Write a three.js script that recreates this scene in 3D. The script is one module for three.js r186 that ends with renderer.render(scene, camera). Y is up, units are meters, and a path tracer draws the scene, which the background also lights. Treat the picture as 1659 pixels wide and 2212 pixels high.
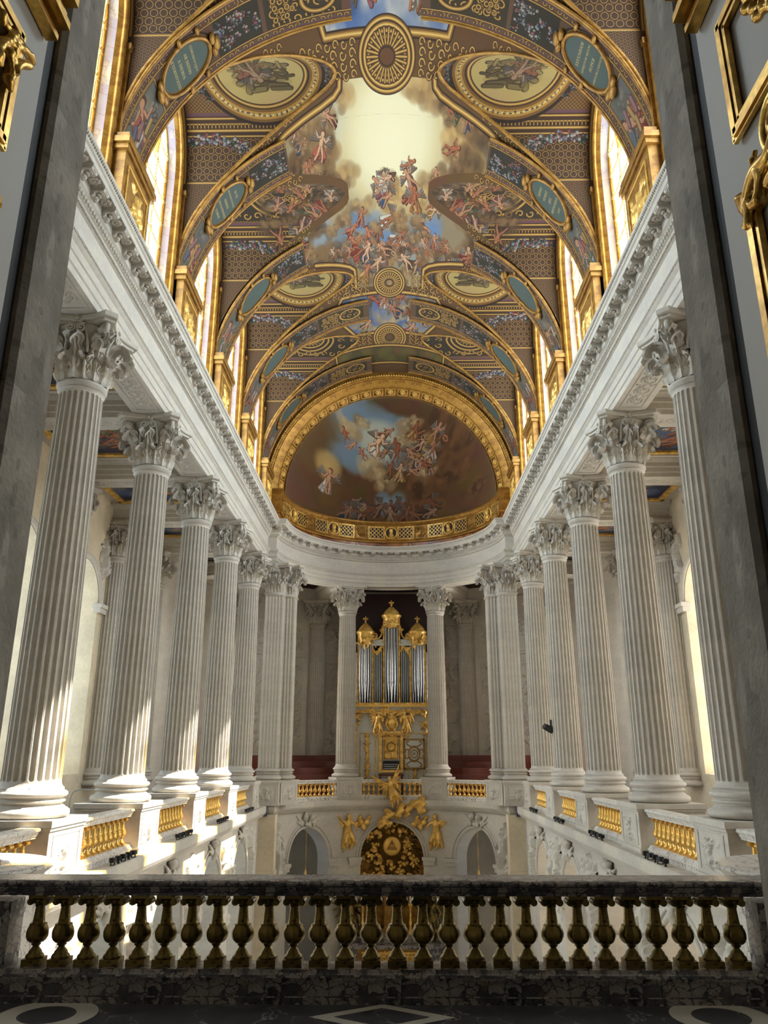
import * as THREE from 'three';
import { mergeGeometries, toCreasedNormals } from 'three/addons/utils/BufferGeometryUtils.js';
import { RectAreaLightUniformsLib } from 'three/addons/lights/RectAreaLightUniformsLib.js';
import { MarchingCubes } from 'three/addons/objects/MarchingCubes.js';

// ---------------------------------------------------------------- camera, sky, sun, exposure
// y is up, y = 0 is the floor of the upper gallery, the camera looks along -z (d = -z is the depth into the chapel).
const scene = new THREE.Scene();
const camera = new THREE.PerspectiveCamera(67.03, 1659 / 2212, 0.05, 200);
camera.position.set(0.115, 1.77, 0);
camera.rotation.order = 'YXZ';
camera.rotation.set(THREE.MathUtils.degToRad(17.4516), THREE.MathUtils.degToRad(0.7364), 0);
camera.updateMatrixWorld();
const renderer = new THREE.WebGLRenderer({ antialias: true });
renderer.toneMapping = THREE.LinearToneMapping;
renderer.toneMappingExposure = 1.62;
renderer.shadowMap.enabled = true;
RectAreaLightUniformsLib.init();
scene.background = new THREE.Color().setRGB(0.75, 0.88, 1.0);
scene.backgroundIntensity = 2;
const sun = new THREE.DirectionalLight(new THREE.Color().setRGB(1, 0.96, 0.88), 16);
{
  const hit = new THREE.Vector3(-4.6, 0.3, -16.6), from = new THREE.Vector3(5.4, 13.6, -18.4);
  sun.position.copy(hit).addScaledVector(from.sub(hit), 2.2);
  sun.target.position.copy(hit);
  sun.castShadow = true;
  Object.assign(sun.shadow.camera, { left: -22, right: 22, top: 22, bottom: -22, near: 1, far: 80 });
  sun.shadow.mapSize.set(4096, 4096);
  scene.add(sun, sun.target);
}
// sky light entering each window: one soft panel per opening, in the plane of its glass
const DAY = { clerestory: 9, galleryNorth: 1.6, gallerySouth: 3.2, ground: 10, apse: 20 };
function skyPanel(x, y, z, w, h, yaw, power, warm) {
  const l = new THREE.RectAreaLight(warm ? new THREE.Color().setRGB(1, 0.96, 0.88) : new THREE.Color().setRGB(0.68, 0.85, 1), power, w, h);
  l.name = 'window_daylight';
  l.position.set(x, y, z);
  l.rotation.y = yaw;
  scene.add(l);
}

// ---------------------------------------------------------------- measures (metres)
const B = 4.1, D0 = 12.24, W = 5.345;            // bay, depth of the first column in view, half distance of the columns
const COLS = [8.14, 12.24, 16.34, 20.44, 24.54, 28.64];
const BASE = 0.885, ENT = 9.07, CORN = 10.85;        // column foot, underside of the entablature, top of the cornice
const VR = 5.2, VY = 12.1;                        // vault radius and springing height
const AC = 30.0;                                 // depth of the apse centre
const AISLE = 9.1, GROUND = -7.2;

// ---------------------------------------------------------------- helpers
const V = (x, y, z) => new THREE.Vector3(x, y, z);
const PI = Math.PI, sin = Math.sin, cos = Math.cos;
const clamp = (x, a, b) => Math.min(b, Math.max(a, x)), mix = (a, b, t) => a + (b - a) * t;
const smooth = (a, b, x) => { const t = clamp((x - a) / (b - a), 0, 1); return t * t * (3 - 2 * t); };
function rng(seed) { let s = seed * 2654435761 >>> 0; return () => { s = (s + 0x6d2b79f5) | 0; let t = Math.imul(s ^ (s >>> 15), 1 | s); t = (t + Math.imul(t ^ (t >>> 7), 61 | t)) ^ t; return ((t ^ (t >>> 14)) >>> 0) / 4294967296; }; }

const used = new Map();
function numbered(name) { const n = used.get(name) ?? 0; used.set(name, n + 1); return n ? name + '_' + String(n).padStart(3, '0') : name; }
// uv in metres, projected along the main axis of each face of the finished shape
function metric(g) {
  g = g.index ? g.toNonIndexed() : g;
  if (!g.attributes.normal) g.computeVertexNormals();
  const p = g.attributes.position, n = g.attributes.normal, uv = new Float32Array(p.count * 2);
  for (let i = 0; i < p.count; i += 3) {
    let ax = 0, ay = 0, az = 0;
    for (let k = i; k < i + 3; k++) { ax += n.getX(k); ay += n.getY(k); az += n.getZ(k); }
    ax = Math.abs(ax); ay = Math.abs(ay); az = Math.abs(az);
    for (let k = i; k < i + 3; k++) {
      const x = p.getX(k), y = p.getY(k), z = p.getZ(k);
      uv[k * 2] = ax >= ay && ax >= az ? z : x;
      uv[k * 2 + 1] = ay > ax && ay > az ? z : y;
    }
  }
  g.setAttribute('uv', new THREE.BufferAttribute(uv, 2));
  return g;
}
function plain(g) {
  g = g.index ? g.toNonIndexed() : g;
  if (!g.attributes.normal) g.computeVertexNormals();
  if (!g.attributes.uv) g.setAttribute('uv', new THREE.BufferAttribute(new Float32Array(g.attributes.position.count * 2), 2));
  for (const k of Object.keys(g.attributes)) if (!['position', 'normal', 'uv'].includes(k)) g.deleteAttribute(k);
  g.morphAttributes = {};
  return g;
}
const join = (list) => (list.length === 1 ? plain(list[0]) : mergeGeometries(list.map(plain)));
const box = (w, h, d, x = 0, y = 0, z = 0) => new THREE.BoxGeometry(w, h, d).translate(x, y, z);
// box with chamfered long edges
function bbox(w, h, d, x = 0, y = 0, z = 0, c = 0.01) {
  const s = new THREE.Shape(), a = w / 2 - c, b = h / 2 - c;
  s.moveTo(-a, -b); s.lineTo(a, -b); s.lineTo(a, b); s.lineTo(-a, b); s.closePath();
  return new THREE.ExtrudeGeometry(s, { depth: d - 2 * c, bevelEnabled: true, bevelThickness: c, bevelSize: c, bevelSegments: 1 }).translate(x, y, z - d / 2 + c);
}
const lathe = (pts, seg = 24, a0 = 0, al = PI * 2) => new THREE.LatheGeometry(pts.map(([r, y]) => new THREE.Vector2(r, y)), seg, a0, al);
const tube = (pts, r, seg = 24, rad = 6, closed = false) => new THREE.TubeGeometry(new THREE.CatmullRomCurve3(pts, closed), seg, r, rad, closed);
const ball = (r, x, y, z, sx = 1, sy = 1, sz = 1, a = 8, b = 6) => new THREE.SphereGeometry(r, a, b).scale(sx, sy, sz).translate(x, y, z);
function grid(nu, nv, f) {           // open surface from f(u, v) -> [x, y, z], u and v in 0..1
  const pos = [], uv = [], idx = [];
  for (let j = 0; j <= nv; j++) for (let i = 0; i <= nu; i++) { const q = f(i / nu, j / nv); pos.push(q[0], q[1], q[2]); uv.push(q[3] ?? i / nu, q[4] ?? j / nv); }
  for (let j = 0; j < nv; j++) for (let i = 0; i < nu; i++) { const a = j * (nu + 1) + i, b = a + 1, c = a + nu + 1, d = c + 1; idx.push(a, b, d, a, d, c); }
  const g = new THREE.BufferGeometry();
  g.setAttribute('position', new THREE.Float32BufferAttribute(pos, 3));
  g.setAttribute('uv', new THREE.Float32BufferAttribute(uv, 2));
  g.setIndex(idx); g.computeVertexNormals();
  return g;
}
// quads [a,b,c,d] of points -> flat-shaded geometry
function quads(list) {
  const pos = [];
  for (const [a, b, c, d] of list) for (const q of [a, b, c, a, c, d]) pos.push(q[0], q[1], q[2]);
  const g = new THREE.BufferGeometry();
  g.setAttribute('position', new THREE.Float32BufferAttribute(pos, 3));
  g.computeVertexNormals();
  return g;
}
// moulding: profile [[offset, y], ...] carried along a plan path [[x, d], ...] with mitred corners; offset is to the right-hand side of travel
function sweep(path, profile, ends = true) {
  const n = path.length, rows = [];
  for (let i = 0; i < n; i++) {
    const a = path[Math.max(0, i - 1)], b = path[i], c = path[Math.min(n - 1, i + 1)];
    let t1 = [b[0] - a[0], b[1] - a[1]], t2 = [c[0] - b[0], c[1] - b[1]];
    if (i === 0) t1 = t2; if (i === n - 1) t2 = t1;
    const l1 = Math.hypot(...t1), l2 = Math.hypot(...t2), n1 = [t1[1] / l1, -t1[0] / l1], n2 = [t2[1] / l2, -t2[0] / l2];
    const mx = n1[0] + n2[0], my = n1[1] + n2[1], k = 2 / (mx * mx + my * my);
    rows.push(profile.map(([o, y]) => [b[0] + mx * k * o, y, -(b[1] + my * k * o)]));
  }
  const q = [];
  for (let i = 0; i + 1 < n; i++) for (let j = 0; j + 1 < profile.length; j++) q.push([rows[i][j], rows[i + 1][j], rows[i + 1][j + 1], rows[i][j + 1]]);
  let g = quads(q);
  if (ends) {
    const sh = new THREE.Shape(profile.map(([o, y]) => new THREE.Vector2(o, y))), tri = THREE.ShapeUtils.triangulateShape(sh.getPoints(), []), pos = [];
    for (const r of [rows[0], rows[n - 1]]) for (const t of tri) for (const k of t) pos.push(...r[k]);
    const e = new THREE.BufferGeometry(); e.setAttribute('position', new THREE.Float32BufferAttribute(pos, 3)); e.computeVertexNormals();
    g = join([g, e]);
  }
  return g;
}
const arcPath = (r, a0, a1, n, cx = 0, cd = AC) => Array.from({ length: n + 1 }, (_, i) => { const a = mix(a0, a1, i / n); return [cx + r * cos(a), cd + r * sin(a)]; });
// wall with arched openings. map(s, y, t): s along, t into the thickness. openings {c, hw, sill, spring, top}
function archWall(s0, s1, y0, y1, thick, openings, map, { back = true, seg = 14, step = 1, ends = true } = {}) {
  const cuts = new Set([s0, s1]);
  for (const o of openings) for (let i = 0; i <= seg * 2; i++) { const a = PI * i / (seg * 2); cuts.add(clamp(o.c - o.hw * cos(a), s0, s1)); }
  const n = Math.ceil((s1 - s0) / step); for (let i = 1; i < n; i++) cuts.add(mix(s0, s1, i / n));
  const ss = [...cuts].sort((a, b) => a - b).filter((x, i, l) => !i || x - l[i - 1] > 1e-4), q = [];
  const topAt = (o, s) => { const k = clamp((s - o.c) / o.hw, -1, 1); return o.spring + (o.top - o.spring) * Math.sqrt(Math.max(0, 1 - k * k)); };
  const face = (t, f) => {
    for (let i = 0; i + 1 < ss.length; i++) {
      const a = ss[i], b = ss[i + 1], m = (a + b) / 2, o = openings.find((o) => Math.abs(m - o.c) < o.hw);
      const add = (ya, yb, yc, yd) => { if (yc - ya < 1e-5 && yd - yb < 1e-5) return; const Q = [map(a, ya, t), map(b, yb, t), map(b, yd, t), map(a, yc, t)]; q.push(f ? Q : Q.reverse()); };
      if (!o) { add(y0, y0, y1, y1); continue; }
      if (o.sill > y0) add(y0, y0, o.sill, o.sill);
      add(topAt(o, a), topAt(o, b), y1, y1);
    }
  };
  face(0, true); if (back) face(thick, false);
  for (const o of openings) {
    const pts = []; const lo = Math.max(o.sill, y0);
    pts.push([o.c - o.hw, lo]);
    for (let i = 0; i <= seg * 2; i++) { const a = PI * i / (seg * 2), s = o.c - o.hw * cos(a); pts.push([s, topAt(o, s)]); }
    pts.push([o.c + o.hw, lo]); if (o.sill > y0) pts.push([o.c - o.hw, lo]);
    for (let i = 0; i + 1 < pts.length; i++) { const [a, ya] = pts[i], [b, yb] = pts[i + 1]; q.push([map(a, ya, 0), map(b, yb, 0), map(b, yb, thick), map(a, ya, thick)]); }
  }
  if (ends) for (const s of [s0, s1]) q.push([map(s, y0, 0), map(s, y0, thick), map(s, y1, thick), map(s, y1, 0)]);
  return quads(q);
}
const archLine = (o, n = 24, grow = 0) => Array.from({ length: n + 1 }, (_, i) => { const a = PI * i / n; return [o.c - (o.hw + grow) * cos(a), o.spring + (o.top - o.spring + grow) * sin(a)]; });
// carved ornament: overlapping rounded strokes raised from a plane; returns only where there is matter. stroke = [x0, y0, x1, y1, r0, r1, h]
function carve(w, h, strokes, cell, depth = 1, full = false) {
  const nx = Math.max(2, Math.round(w / cell)), ny = Math.max(2, Math.round(h / cell)), H = new Float32Array((nx + 1) * (ny + 1)), R = rng(Math.round(w * 977 + h * 131 + strokes.length));
  for (const [x0, y0, x1, y1, r0, r1, hh] of strokes) {
    const rm = Math.max(r0, r1), i0 = Math.max(0, Math.floor((Math.min(x0, x1) - rm + w / 2) / w * nx)), i1 = Math.min(nx, Math.ceil((Math.max(x0, x1) + rm + w / 2) / w * nx));
    const j0 = Math.max(0, Math.floor((Math.min(y0, y1) - rm + h / 2) / h * ny)), j1 = Math.min(ny, Math.ceil((Math.max(y0, y1) + rm + h / 2) / h * ny)), dx = x1 - x0, dy = y1 - y0, L = dx * dx + dy * dy || 1e-9;
    for (let j = j0; j <= j1; j++) for (let i = i0; i <= i1; i++) {
      const x = i / nx * w - w / 2, y = j / ny * h - h / 2, t = clamp(((x - x0) * dx + (y - y0) * dy) / L, 0, 1), d = Math.hypot(x - x0 - dx * t, y - y0 - dy * t) / mix(r0, r1, t);
      if (d < 1) { const k = j * (nx + 1) + i, v = hh * Math.sqrt(1 - d * d); if (v > H[k]) H[k] = v; }
    }
  }
  const pos = [], q = [], P = (i, j) => [i / nx * w - w / 2, j / ny * h - h / 2, H[j * (nx + 1) + i] * depth];
  for (let j = 0; j < ny; j++) for (let i = 0; i < nx; i++) {
    const a = P(i, j), b = P(i + 1, j), c = P(i + 1, j + 1), d = P(i, j + 1);
    if (full || a[2] + b[2] + c[2] + d[2] > 0) q.push([a, b, c, d]);
  }
  if (!q.length) q.push([[0, 0, 0], [0.01, 0, 0], [0.01, 0.01, 0], [0, 0.01, 0]]);
  return toCreasedNormals(quads(q), 0.9);
}
function scrolls(R, w, h, n, r, hh) {   // foliage strokes filling a field
  const S = [];
  for (let k = 0; k < n; k++) {
    let x = (R() - 0.5) * w * 0.85, y = (R() - 0.5) * h * 0.9, a = R() * 6.28, turn = (R() - 0.5) * 1.6;
    for (let i = 0, m = 5 + R() * 4 | 0; i < m; i++) {
      const l = r * 1.7, x1 = clamp(x + cos(a) * l, -w / 2 + r, w / 2 - r), y1 = clamp(y + sin(a) * l, -h / 2 + r, h / 2 - r), k1 = 1 - i / m * 0.6;
      S.push([x, y, x1, y1, r * k1, r * k1 * 0.8, hh * (0.5 + R() * 0.5)]); x = x1; y = y1; a += turn * (0.4 + R() * 0.8);
    }
  }
  return S;
}
function figureStrokes(R, x, y, s, lean = 0) {   // a standing robed figure in relief, s = height
  const S = [], c = (a, b) => [x + (a * cos(lean) - b * sin(lean)) * s, y + (a * sin(lean) + b * cos(lean)) * s];
  const st = (a, b, e, f, r0, r1, h) => S.push([...c(a, b), ...c(e, f), r0 * s, r1 * s, h * s]);
  st(0.01, 0.42, 0.01, 0.43, 0.065, 0.065, 0.11); st(0, 0.3, 0, 0.08, 0.1, 0.075, 0.12); st(0, 0.1, 0.03, -0.45, 0.1, 0.14, 0.12);
  st(-0.04, 0.05, -0.08, -0.46, 0.07, 0.08, 0.13); st(-0.08, 0.28, -0.2, 0.12, 0.045, 0.04, 0.12); st(-0.2, 0.12, -0.1, 0.22, 0.038, 0.03, 0.13);
  st(0.09, 0.28, 0.19, 0.14, 0.045, 0.04, 0.12); st(0.19, 0.14, 0.26, 0.3, 0.035, 0.03, 0.11);
  for (let i = 0; i < 4; i++) st(-0.1 + i * 0.06, 0.02, -0.14 + i * 0.09, -0.48, 0.022, 0.03, 0.15);
  st(0.1, 0.3, 0.34, 0.42, 0.06, 0.02, 0.06); st(0.1, 0.25, 0.36, 0.3, 0.06, 0.02, 0.05); st(-0.1, 0.3, -0.3, 0.4, 0.05, 0.02, 0.05);
  return S;
}
// rounded solid from tapered capsules [x0,y0,z0,x1,y1,z1,r0,r1], joined smoothly
function solid(caps, res = 40, k = 0.02) {
  const lo = [1e9, 1e9, 1e9], hi = [-1e9, -1e9, -1e9];
  for (const c of caps) for (let a = 0; a < 3; a++) for (const [p, r] of [[c[a], c[6]], [c[a + 3], c[7]]]) { lo[a] = Math.min(lo[a], p - r); hi[a] = Math.max(hi[a], p + r); }
  const half = Math.max(hi[0] - lo[0], hi[1] - lo[1], hi[2] - lo[2]) / 2 * 1.12 + 0.002, ctr = [0, 1, 2].map((a) => (lo[a] + hi[a]) / 2);
  const mc = new MarchingCubes(res, new THREE.MeshBasicMaterial(), false, false, 60000);
  mc.isolation = 0;
  const n = mc.size, h = mc.halfsize;
  for (let z = 0; z < n; z++) for (let y = 0; y < n; y++) for (let x = 0; x < n; x++) {
    const px = ctr[0] + (x - h) / h * half, py = ctr[1] + (y - h) / h * half, pz = ctr[2] + (z - h) / h * half;
    let d = 1e3;
    for (const c of caps) {
      const bx = c[3] - c[0], by = c[4] - c[1], bz = c[5] - c[2], qx = px - c[0], qy = py - c[1], qz = pz - c[2], L = bx * bx + by * by + bz * bz || 1e-9, t = clamp((qx * bx + qy * by + qz * bz) / L, 0, 1);
      const e = Math.hypot(qx - bx * t, qy - by * t, qz - bz * t) - mix(c[6], c[7], t), m = Math.max(k - Math.abs(d - e), 0) / k;
      d = Math.min(d, e) - m * m * k * 0.25;
    }
    mc.field[z * n * n + y * n + x] = -d;
  }
  mc.update();
  const cnt = mc.count, g = new THREE.BufferGeometry();
  g.setAttribute('position', new THREE.BufferAttribute(mc.positionArray.slice(0, cnt * 3), 3));
  g.setAttribute('normal', new THREE.BufferAttribute(mc.normalArray.slice(0, cnt * 3), 3));
  g.scale(half, half, half).translate(...ctr);
  g.computeVertexNormals();
  return toCreasedNormals(g, 1.2);
}
function mesh(name, g, m, parent, uv = true) {
  const o = new THREE.Mesh(uv ? metric(g) : g, m);
  o.name = parent ? name : numbered(name);
  o.castShadow = o.receiveShadow = true;
  (parent ?? scene).add(o);
  return o;
}
const put = (o, x, y, z, ry = 0) => { o.position.set(x, y, z); o.rotation.y = ry; return o; };
function tag(o, label, category, group, kind) { Object.assign(o.userData, { label, category }); if (group) o.userData.group = group; if (kind) o.userData.kind = kind; return o; }
function thing(name, label, category, group, kind) { const o = new THREE.Group(); o.name = numbered(name); scene.add(o); return tag(o, label, category, group, kind); }
const structure = (name, g, m, label, category) => tag(mesh(name, g, m), label, category, null, 'structure');
function copyPart(o, parent, x, y, z, ry = 0) { const c = new THREE.Mesh(o.geometry, o.material); c.name = o.name; c.castShadow = c.receiveShadow = true; parent.add(c); c.position.set(x, y, z); c.rotation.y = ry; return c; }
const ORD = ['first', 'second', 'third', 'fourth', 'fifth', 'sixth'];
const SIDE = { '-1': 'sunlit', '1': 'shaded' };

// ---------------------------------------------------------------- procedural textures and materials
function hash(x, y, s) { let h = (x * 374761393 + y * 668265263 + s * 1442695041) | 0; h = Math.imul(h ^ (h >>> 13), 1274126177); return ((h ^ (h >>> 16)) >>> 0) / 4294967296; }
function vnoise(x, y, p, s) {
  const xi = Math.floor(x), yi = Math.floor(y), fx = x - xi, fy = y - yi, u = fx * fx * (3 - 2 * fx), v = fy * fy * (3 - 2 * fy), m = (a) => ((a % p) + p) % p;
  return mix(mix(hash(m(xi), m(yi), s), hash(m(xi + 1), m(yi), s), u), mix(hash(m(xi), m(yi + 1), s), hash(m(xi + 1), m(yi + 1), s), u), v);
}
const fbm = (x, y, p, s, o = 5) => { let a = 0, k = 0.5, t = 0; for (let i = 0; i < o; i++, k /= 2) { a += k * vnoise(x * (1 << i), y * (1 << i), p << i, s + i); t += k; } return a / t; };
function cells(x, y, p, s) {   // distances to the nearest two seeds, and the id of the nearest
  const xi = Math.floor(x), yi = Math.floor(y); let a = 9, b = 9, id = 0;
  for (let j = -1; j <= 1; j++) for (let i = -1; i <= 1; i++) {
    const cx = xi + i, cy = yi + j, m = (q) => ((q % p) + p) % p, d = Math.hypot(cx + hash(m(cx), m(cy), s) - x, cy + hash(m(cx), m(cy), s + 7) - y);
    if (d < a) { b = a; a = d; id = hash(m(cx), m(cy), s + 13); } else if (d < b) b = d;
  }
  return [a, b, id];
}
function dataTex(n, f, metres, srgb = true) {
  const d = new Uint8Array(n * n * 4);
  for (let y = 0; y < n; y++) for (let x = 0; x < n; x++) { const c = f(x / n, y / n), o = (y * n + x) * 4; d[o] = clamp(c[0], 0, 255); d[o + 1] = clamp(c[1], 0, 255); d[o + 2] = clamp(c[2], 0, 255); d[o + 3] = 255; }
  const t = new THREE.DataTexture(d, n, n);
  t.wrapS = t.wrapT = THREE.RepeatWrapping; t.magFilter = t.minFilter = THREE.LinearFilter;
  if (srgb) t.colorSpace = THREE.SRGBColorSpace;
  t.repeat.set(1 / metres, 1 / metres); t.needsUpdate = true;
  return t;
}
function canvasTex(w, h, draw, repeat) {
  const c = document.createElement('canvas'); c.width = w; c.height = h;
  draw(c.getContext('2d'), w, h);
  const t = new THREE.CanvasTexture(c);
  t.colorSpace = THREE.SRGBColorSpace; t.magFilter = THREE.LinearFilter;
  if (repeat) { t.wrapS = t.wrapT = THREE.RepeatWrapping; t.repeat.set(1 / repeat, 1 / repeat); }
  return t;
}
const mixc = (a, b, t) => [mix(a[0], b[0], t), mix(a[1], b[1], t), mix(a[2], b[2], t)];
const std = (o) => new THREE.MeshStandardMaterial({ side: THREE.DoubleSide, ...o });

const stoneMap = dataTex(512, (u, v) => {
  const a = fbm(u * 4, v * 4, 4, 3), b = fbm(u * 40, v * 40, 40, 9, 2), st = fbm(u * 3, v * 14, 3, 21, 3);
  const k = 0.93 + (a - 0.5) * 0.13 + (b - 0.5) * 0.07 + (st - 0.5) * 0.05;
  return [202 * k, 194 * k, 181 * k - (a > 0.6 ? 4 : 0)];
}, 2.6);
const creamMap = dataTex(256, (u, v) => {
  const a = fbm(u * 4, v * 4, 4, 33), b = fbm(u * 30, v * 30, 30, 19, 2), k = 0.93 + (a - 0.5) * 0.16 + (b - 0.5) * 0.07;
  return [216 * k, 200 * k, 170 * k];
}, 2.2);
const brecciaMap = dataTex(1024, (u, v) => {
  const w = fbm(u * 6, v * 6, 6, 5) * 1.6 + fbm(u * 22, v * 22, 22, 6, 3) * 0.7, w2 = fbm(u * 9, v * 9, 9, 3) * 1.4 + fbm(u * 26, v * 26, 26, 2, 3) * 0.6, [a, b, id] = cells(u * 11 + w, v * 11 + w2, 11, 4), [c, d] = cells(u * 30 + w2 * 2, v * 30 - w * 2, 30, 8);
  const f = fbm(u * 4, v * 4, 4, 71), soft = fbm(u * 14, v * 14, 14, 73, 3), dark = smooth(0.4, 0.6, f), edge = smooth(0.0, 0.1 + 0.22 * soft * dark, b - a), fine = smooth(0.0, 0.16 * soft + 0.02, d - c);
  let col = mixc([214, 208, 204], [178, 172, 178], id * 0.8 + soft * 0.3);
  col = mixc([62, 64, 76], col, mix(mix(1, edge, 0.75), edge * fine, dark));
  if (id > 0.6) col = mixc(col, [84, 84, 96], 0.75 * dark);
  col = mixc(col, [168, 150, 132], smooth(0.6, 0.8, soft) * 0.4);
  const g = fbm(u * 60, v * 60, 60, 15, 2) - 0.5;
  return col.map((x) => x * (1 + g * 0.12));
}, 0.9);
const veinedMap = dataTex(512, (u, v) => {
  const w = fbm(u * 4, v * 4, 4, 25), l = Math.abs(fbm(u * 5 + w, v * 5 + w * 1.5, 5, 26) - 0.5), m = Math.abs(fbm(u * 11 + w, v * 11, 11, 27, 3) - 0.5), d = smooth(0.5, 0.7, w);
  return mixc(mixc([104, 104, 116], [150, 140, 128], w), [224, 218, 208], smooth(0, 0.035 + 0.05 * d, l) * smooth(-0.03, 0.04, m));
}, 0.8);
const pinkMap = dataTex(512, (u, v) => {
  const w = fbm(u * 3, v * 3, 3, 2), a = fbm(u * 5 + w, v * 5 + w, 5, 6), l = Math.abs(fbm(u * 4 + w * 2, v * 4, 4, 12) - 0.5);
  let c = mixc([206, 190, 178], [184, 170, 178], smooth(0.35, 0.65, a)); c = mixc(c, [222, 204, 178], smooth(0.55, 0.75, w));
  return mixc([160, 130, 122], c, smooth(-0.02, 0.03, l));
}, 1.6);
const brownMap = dataTex(512, (u, v) => {
  const w = fbm(u * 3, v * 3, 3, 42), a = fbm(u * 6 + w, v * 6 + w, 6, 46), l = Math.abs(fbm(u * 5 + w * 2, v * 5, 5, 52) - 0.5);
  return mixc([64, 34, 18], mixc([150, 88, 46], [178, 128, 70], smooth(0.4, 0.65, a)), smooth(0, 0.05, l));
}, 2.4);
const darkMap = dataTex(512, (u, v) => {
  const w = fbm(u * 3, v * 3, 3, 61), l = Math.abs(fbm(u * 4 + w, v * 4 + w, 4, 62) - 0.5), f = fbm(u * 20, v * 20, 20, 63, 3);
  return mixc([150, 150, 152], [62 + f * 26, 64 + f * 26, 70 + f * 26], smooth(0, 0.02, l));
}, 1.3);
const jambMap = dataTex(512, (u, v) => {  // stained grey stone, its tone lowered further to carry the doorway shade
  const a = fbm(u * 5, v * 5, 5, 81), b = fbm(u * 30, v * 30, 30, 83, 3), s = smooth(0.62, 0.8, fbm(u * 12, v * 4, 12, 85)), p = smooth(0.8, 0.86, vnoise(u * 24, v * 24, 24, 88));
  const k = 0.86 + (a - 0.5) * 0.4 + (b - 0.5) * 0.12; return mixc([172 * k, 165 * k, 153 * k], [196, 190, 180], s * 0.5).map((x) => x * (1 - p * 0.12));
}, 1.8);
const woodMap = dataTex(256, (u, v) => { const g = fbm(u * 3, v * 40, 3, 90, 4); return mixc([74, 28, 18], [118, 52, 34], g); }, 1.2);
const bronzeMap = dataTex(256, (u, v) => { const a = fbm(u * 5, v * 5, 5, 93), p = smooth(0.52, 0.7, a); return mixc([128, 108, 56], [66, 56, 32], p); }, 0.3);
const goldMap = dataTex(256, (u, v) => { const a = fbm(u * 6, v * 6, 6, 97), b = fbm(u * 30, v * 30, 30, 98, 2); return mixc([240, 196, 104], [170, 126, 58], smooth(0.35, 0.7, a) * 0.6).map((x) => x * (0.9 + b * 0.2)); }, 0.7);
const grainBump = dataTex(256, (u, v) => { const a = fbm(u * 24, v * 24, 24, 101, 4) * 255; return [a, a, a]; }, 0.6, false);

const M = {
  stone: std({ map: stoneMap, roughness: 0.72, bumpMap: grainBump, bumpScale: 0.002 }),
  cream: std({ map: creamMap, roughness: 0.8 }),
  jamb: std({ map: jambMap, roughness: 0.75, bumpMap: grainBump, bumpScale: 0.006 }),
  breccia: std({ map: brecciaMap, color: 0xc8c4bc, roughness: 0.24 }),
  veined: std({ map: veinedMap, roughness: 0.3 }),
  pink: std({ map: pinkMap, roughness: 0.3 }),
  brown: std({ map: brownMap, roughness: 0.35 }),
  dark: std({ map: darkMap, roughness: 0.3 }),
  white: std({ color: 0xd6d2c8, roughness: 0.35 }),
  black: std({ color: 0x0a0b0e, roughness: 0.6 }),
  grey: std({ color: 0xa9a9a6, roughness: 0.5 }),
  gold: std({ map: goldMap, metalness: 0.38, roughness: 0.38 }),
  goldDull: std({ map: goldMap, color: 0xa89882, metalness: 0.4, roughness: 0.5 }),
  goldOld: std({ map: goldMap, color: 0xb4a284, metalness: 0.55, roughness: 0.45 }),
  bronze: std({ map: bronzeMap, metalness: 0.8, roughness: 0.36 }),
  leafGold: std({ map: goldMap, metalness: 0.8, roughness: 0.28 }),
  gilt: std({ color: 0xe0b35c, metalness: 0.6, roughness: 0.32 }),
  tin: std({ color: 0xb9bcc0, metalness: 0.9, roughness: 0.22 }),
  wood: std({ map: woodMap, roughness: 0.45 }),
  umber: std({ map: woodMap, color: 0x6a5a48, roughness: 0.6 }),
  panel: std({ color: 0xc6cbc6, roughness: 0.5 }),
  paint: std({ color: 0xc6c5c0, roughness: 0.55 }),
  glass: new THREE.MeshPhysicalMaterial({ color: 0xffffff, transmission: 1, thickness: 0, roughness: 0.02, ior: 1.45, side: THREE.DoubleSide }),
  amber: new THREE.MeshPhysicalMaterial({ color: 0xffd678, transmission: 1, thickness: 0, roughness: 0.05, ior: 1.45, side: THREE.DoubleSide }),
  blueGlass: new THREE.MeshPhysicalMaterial({ color: 0x2f3fd0, transmission: 1, thickness: 0, roughness: 0.05, ior: 1.45, side: THREE.DoubleSide }),
};

// ------- painted decoration (generic clouds, drapery and gilt ornament; no copy of any picture)
const css = (c, a = 1) => `rgba(${c[0] | 0},${c[1] | 0},${c[2] | 0},${a})`;
function puff(x, cx, cy, r, col, a) { const g = x.createRadialGradient(cx, cy, 0, cx, cy, r); g.addColorStop(0, css(col, a)); g.addColorStop(0.65, css(col, a * 0.75)); g.addColorStop(1, css(col, 0)); x.fillStyle = g; x.fillRect(cx - r, cy - r, 2 * r, 2 * r); }
function cloud(x, R, cx, cy, r, light, darkc, sy = 0.7) {
  for (let i = 0; i < 14; i++) { const a = R() * 6.28, d = Math.sqrt(R()) * r, q = r * (0.3 + R() * 0.4), t = R(); puff(x, cx + cos(a) * d, cy + sin(a) * d * sy, q, mixc(darkc, light, t), 0.55); }
  for (let i = 0; i < 9; i++) { const a = R() * 6.28, d = Math.sqrt(R()) * r * 0.8, q = r * (0.12 + R() * 0.2); puff(x, cx + cos(a) * d, cy + sin(a) * d * sy - r * 0.15, q, light, 0.5); }
}
const FLESH = [[206, 150, 112], [190, 122, 84], [222, 176, 138], [176, 104, 66]], CLOTH = [[168, 54, 34], [58, 82, 118], [196, 146, 62], [206, 200, 186], [92, 104, 66], [148, 92, 100], [98, 58, 40]];
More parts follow.
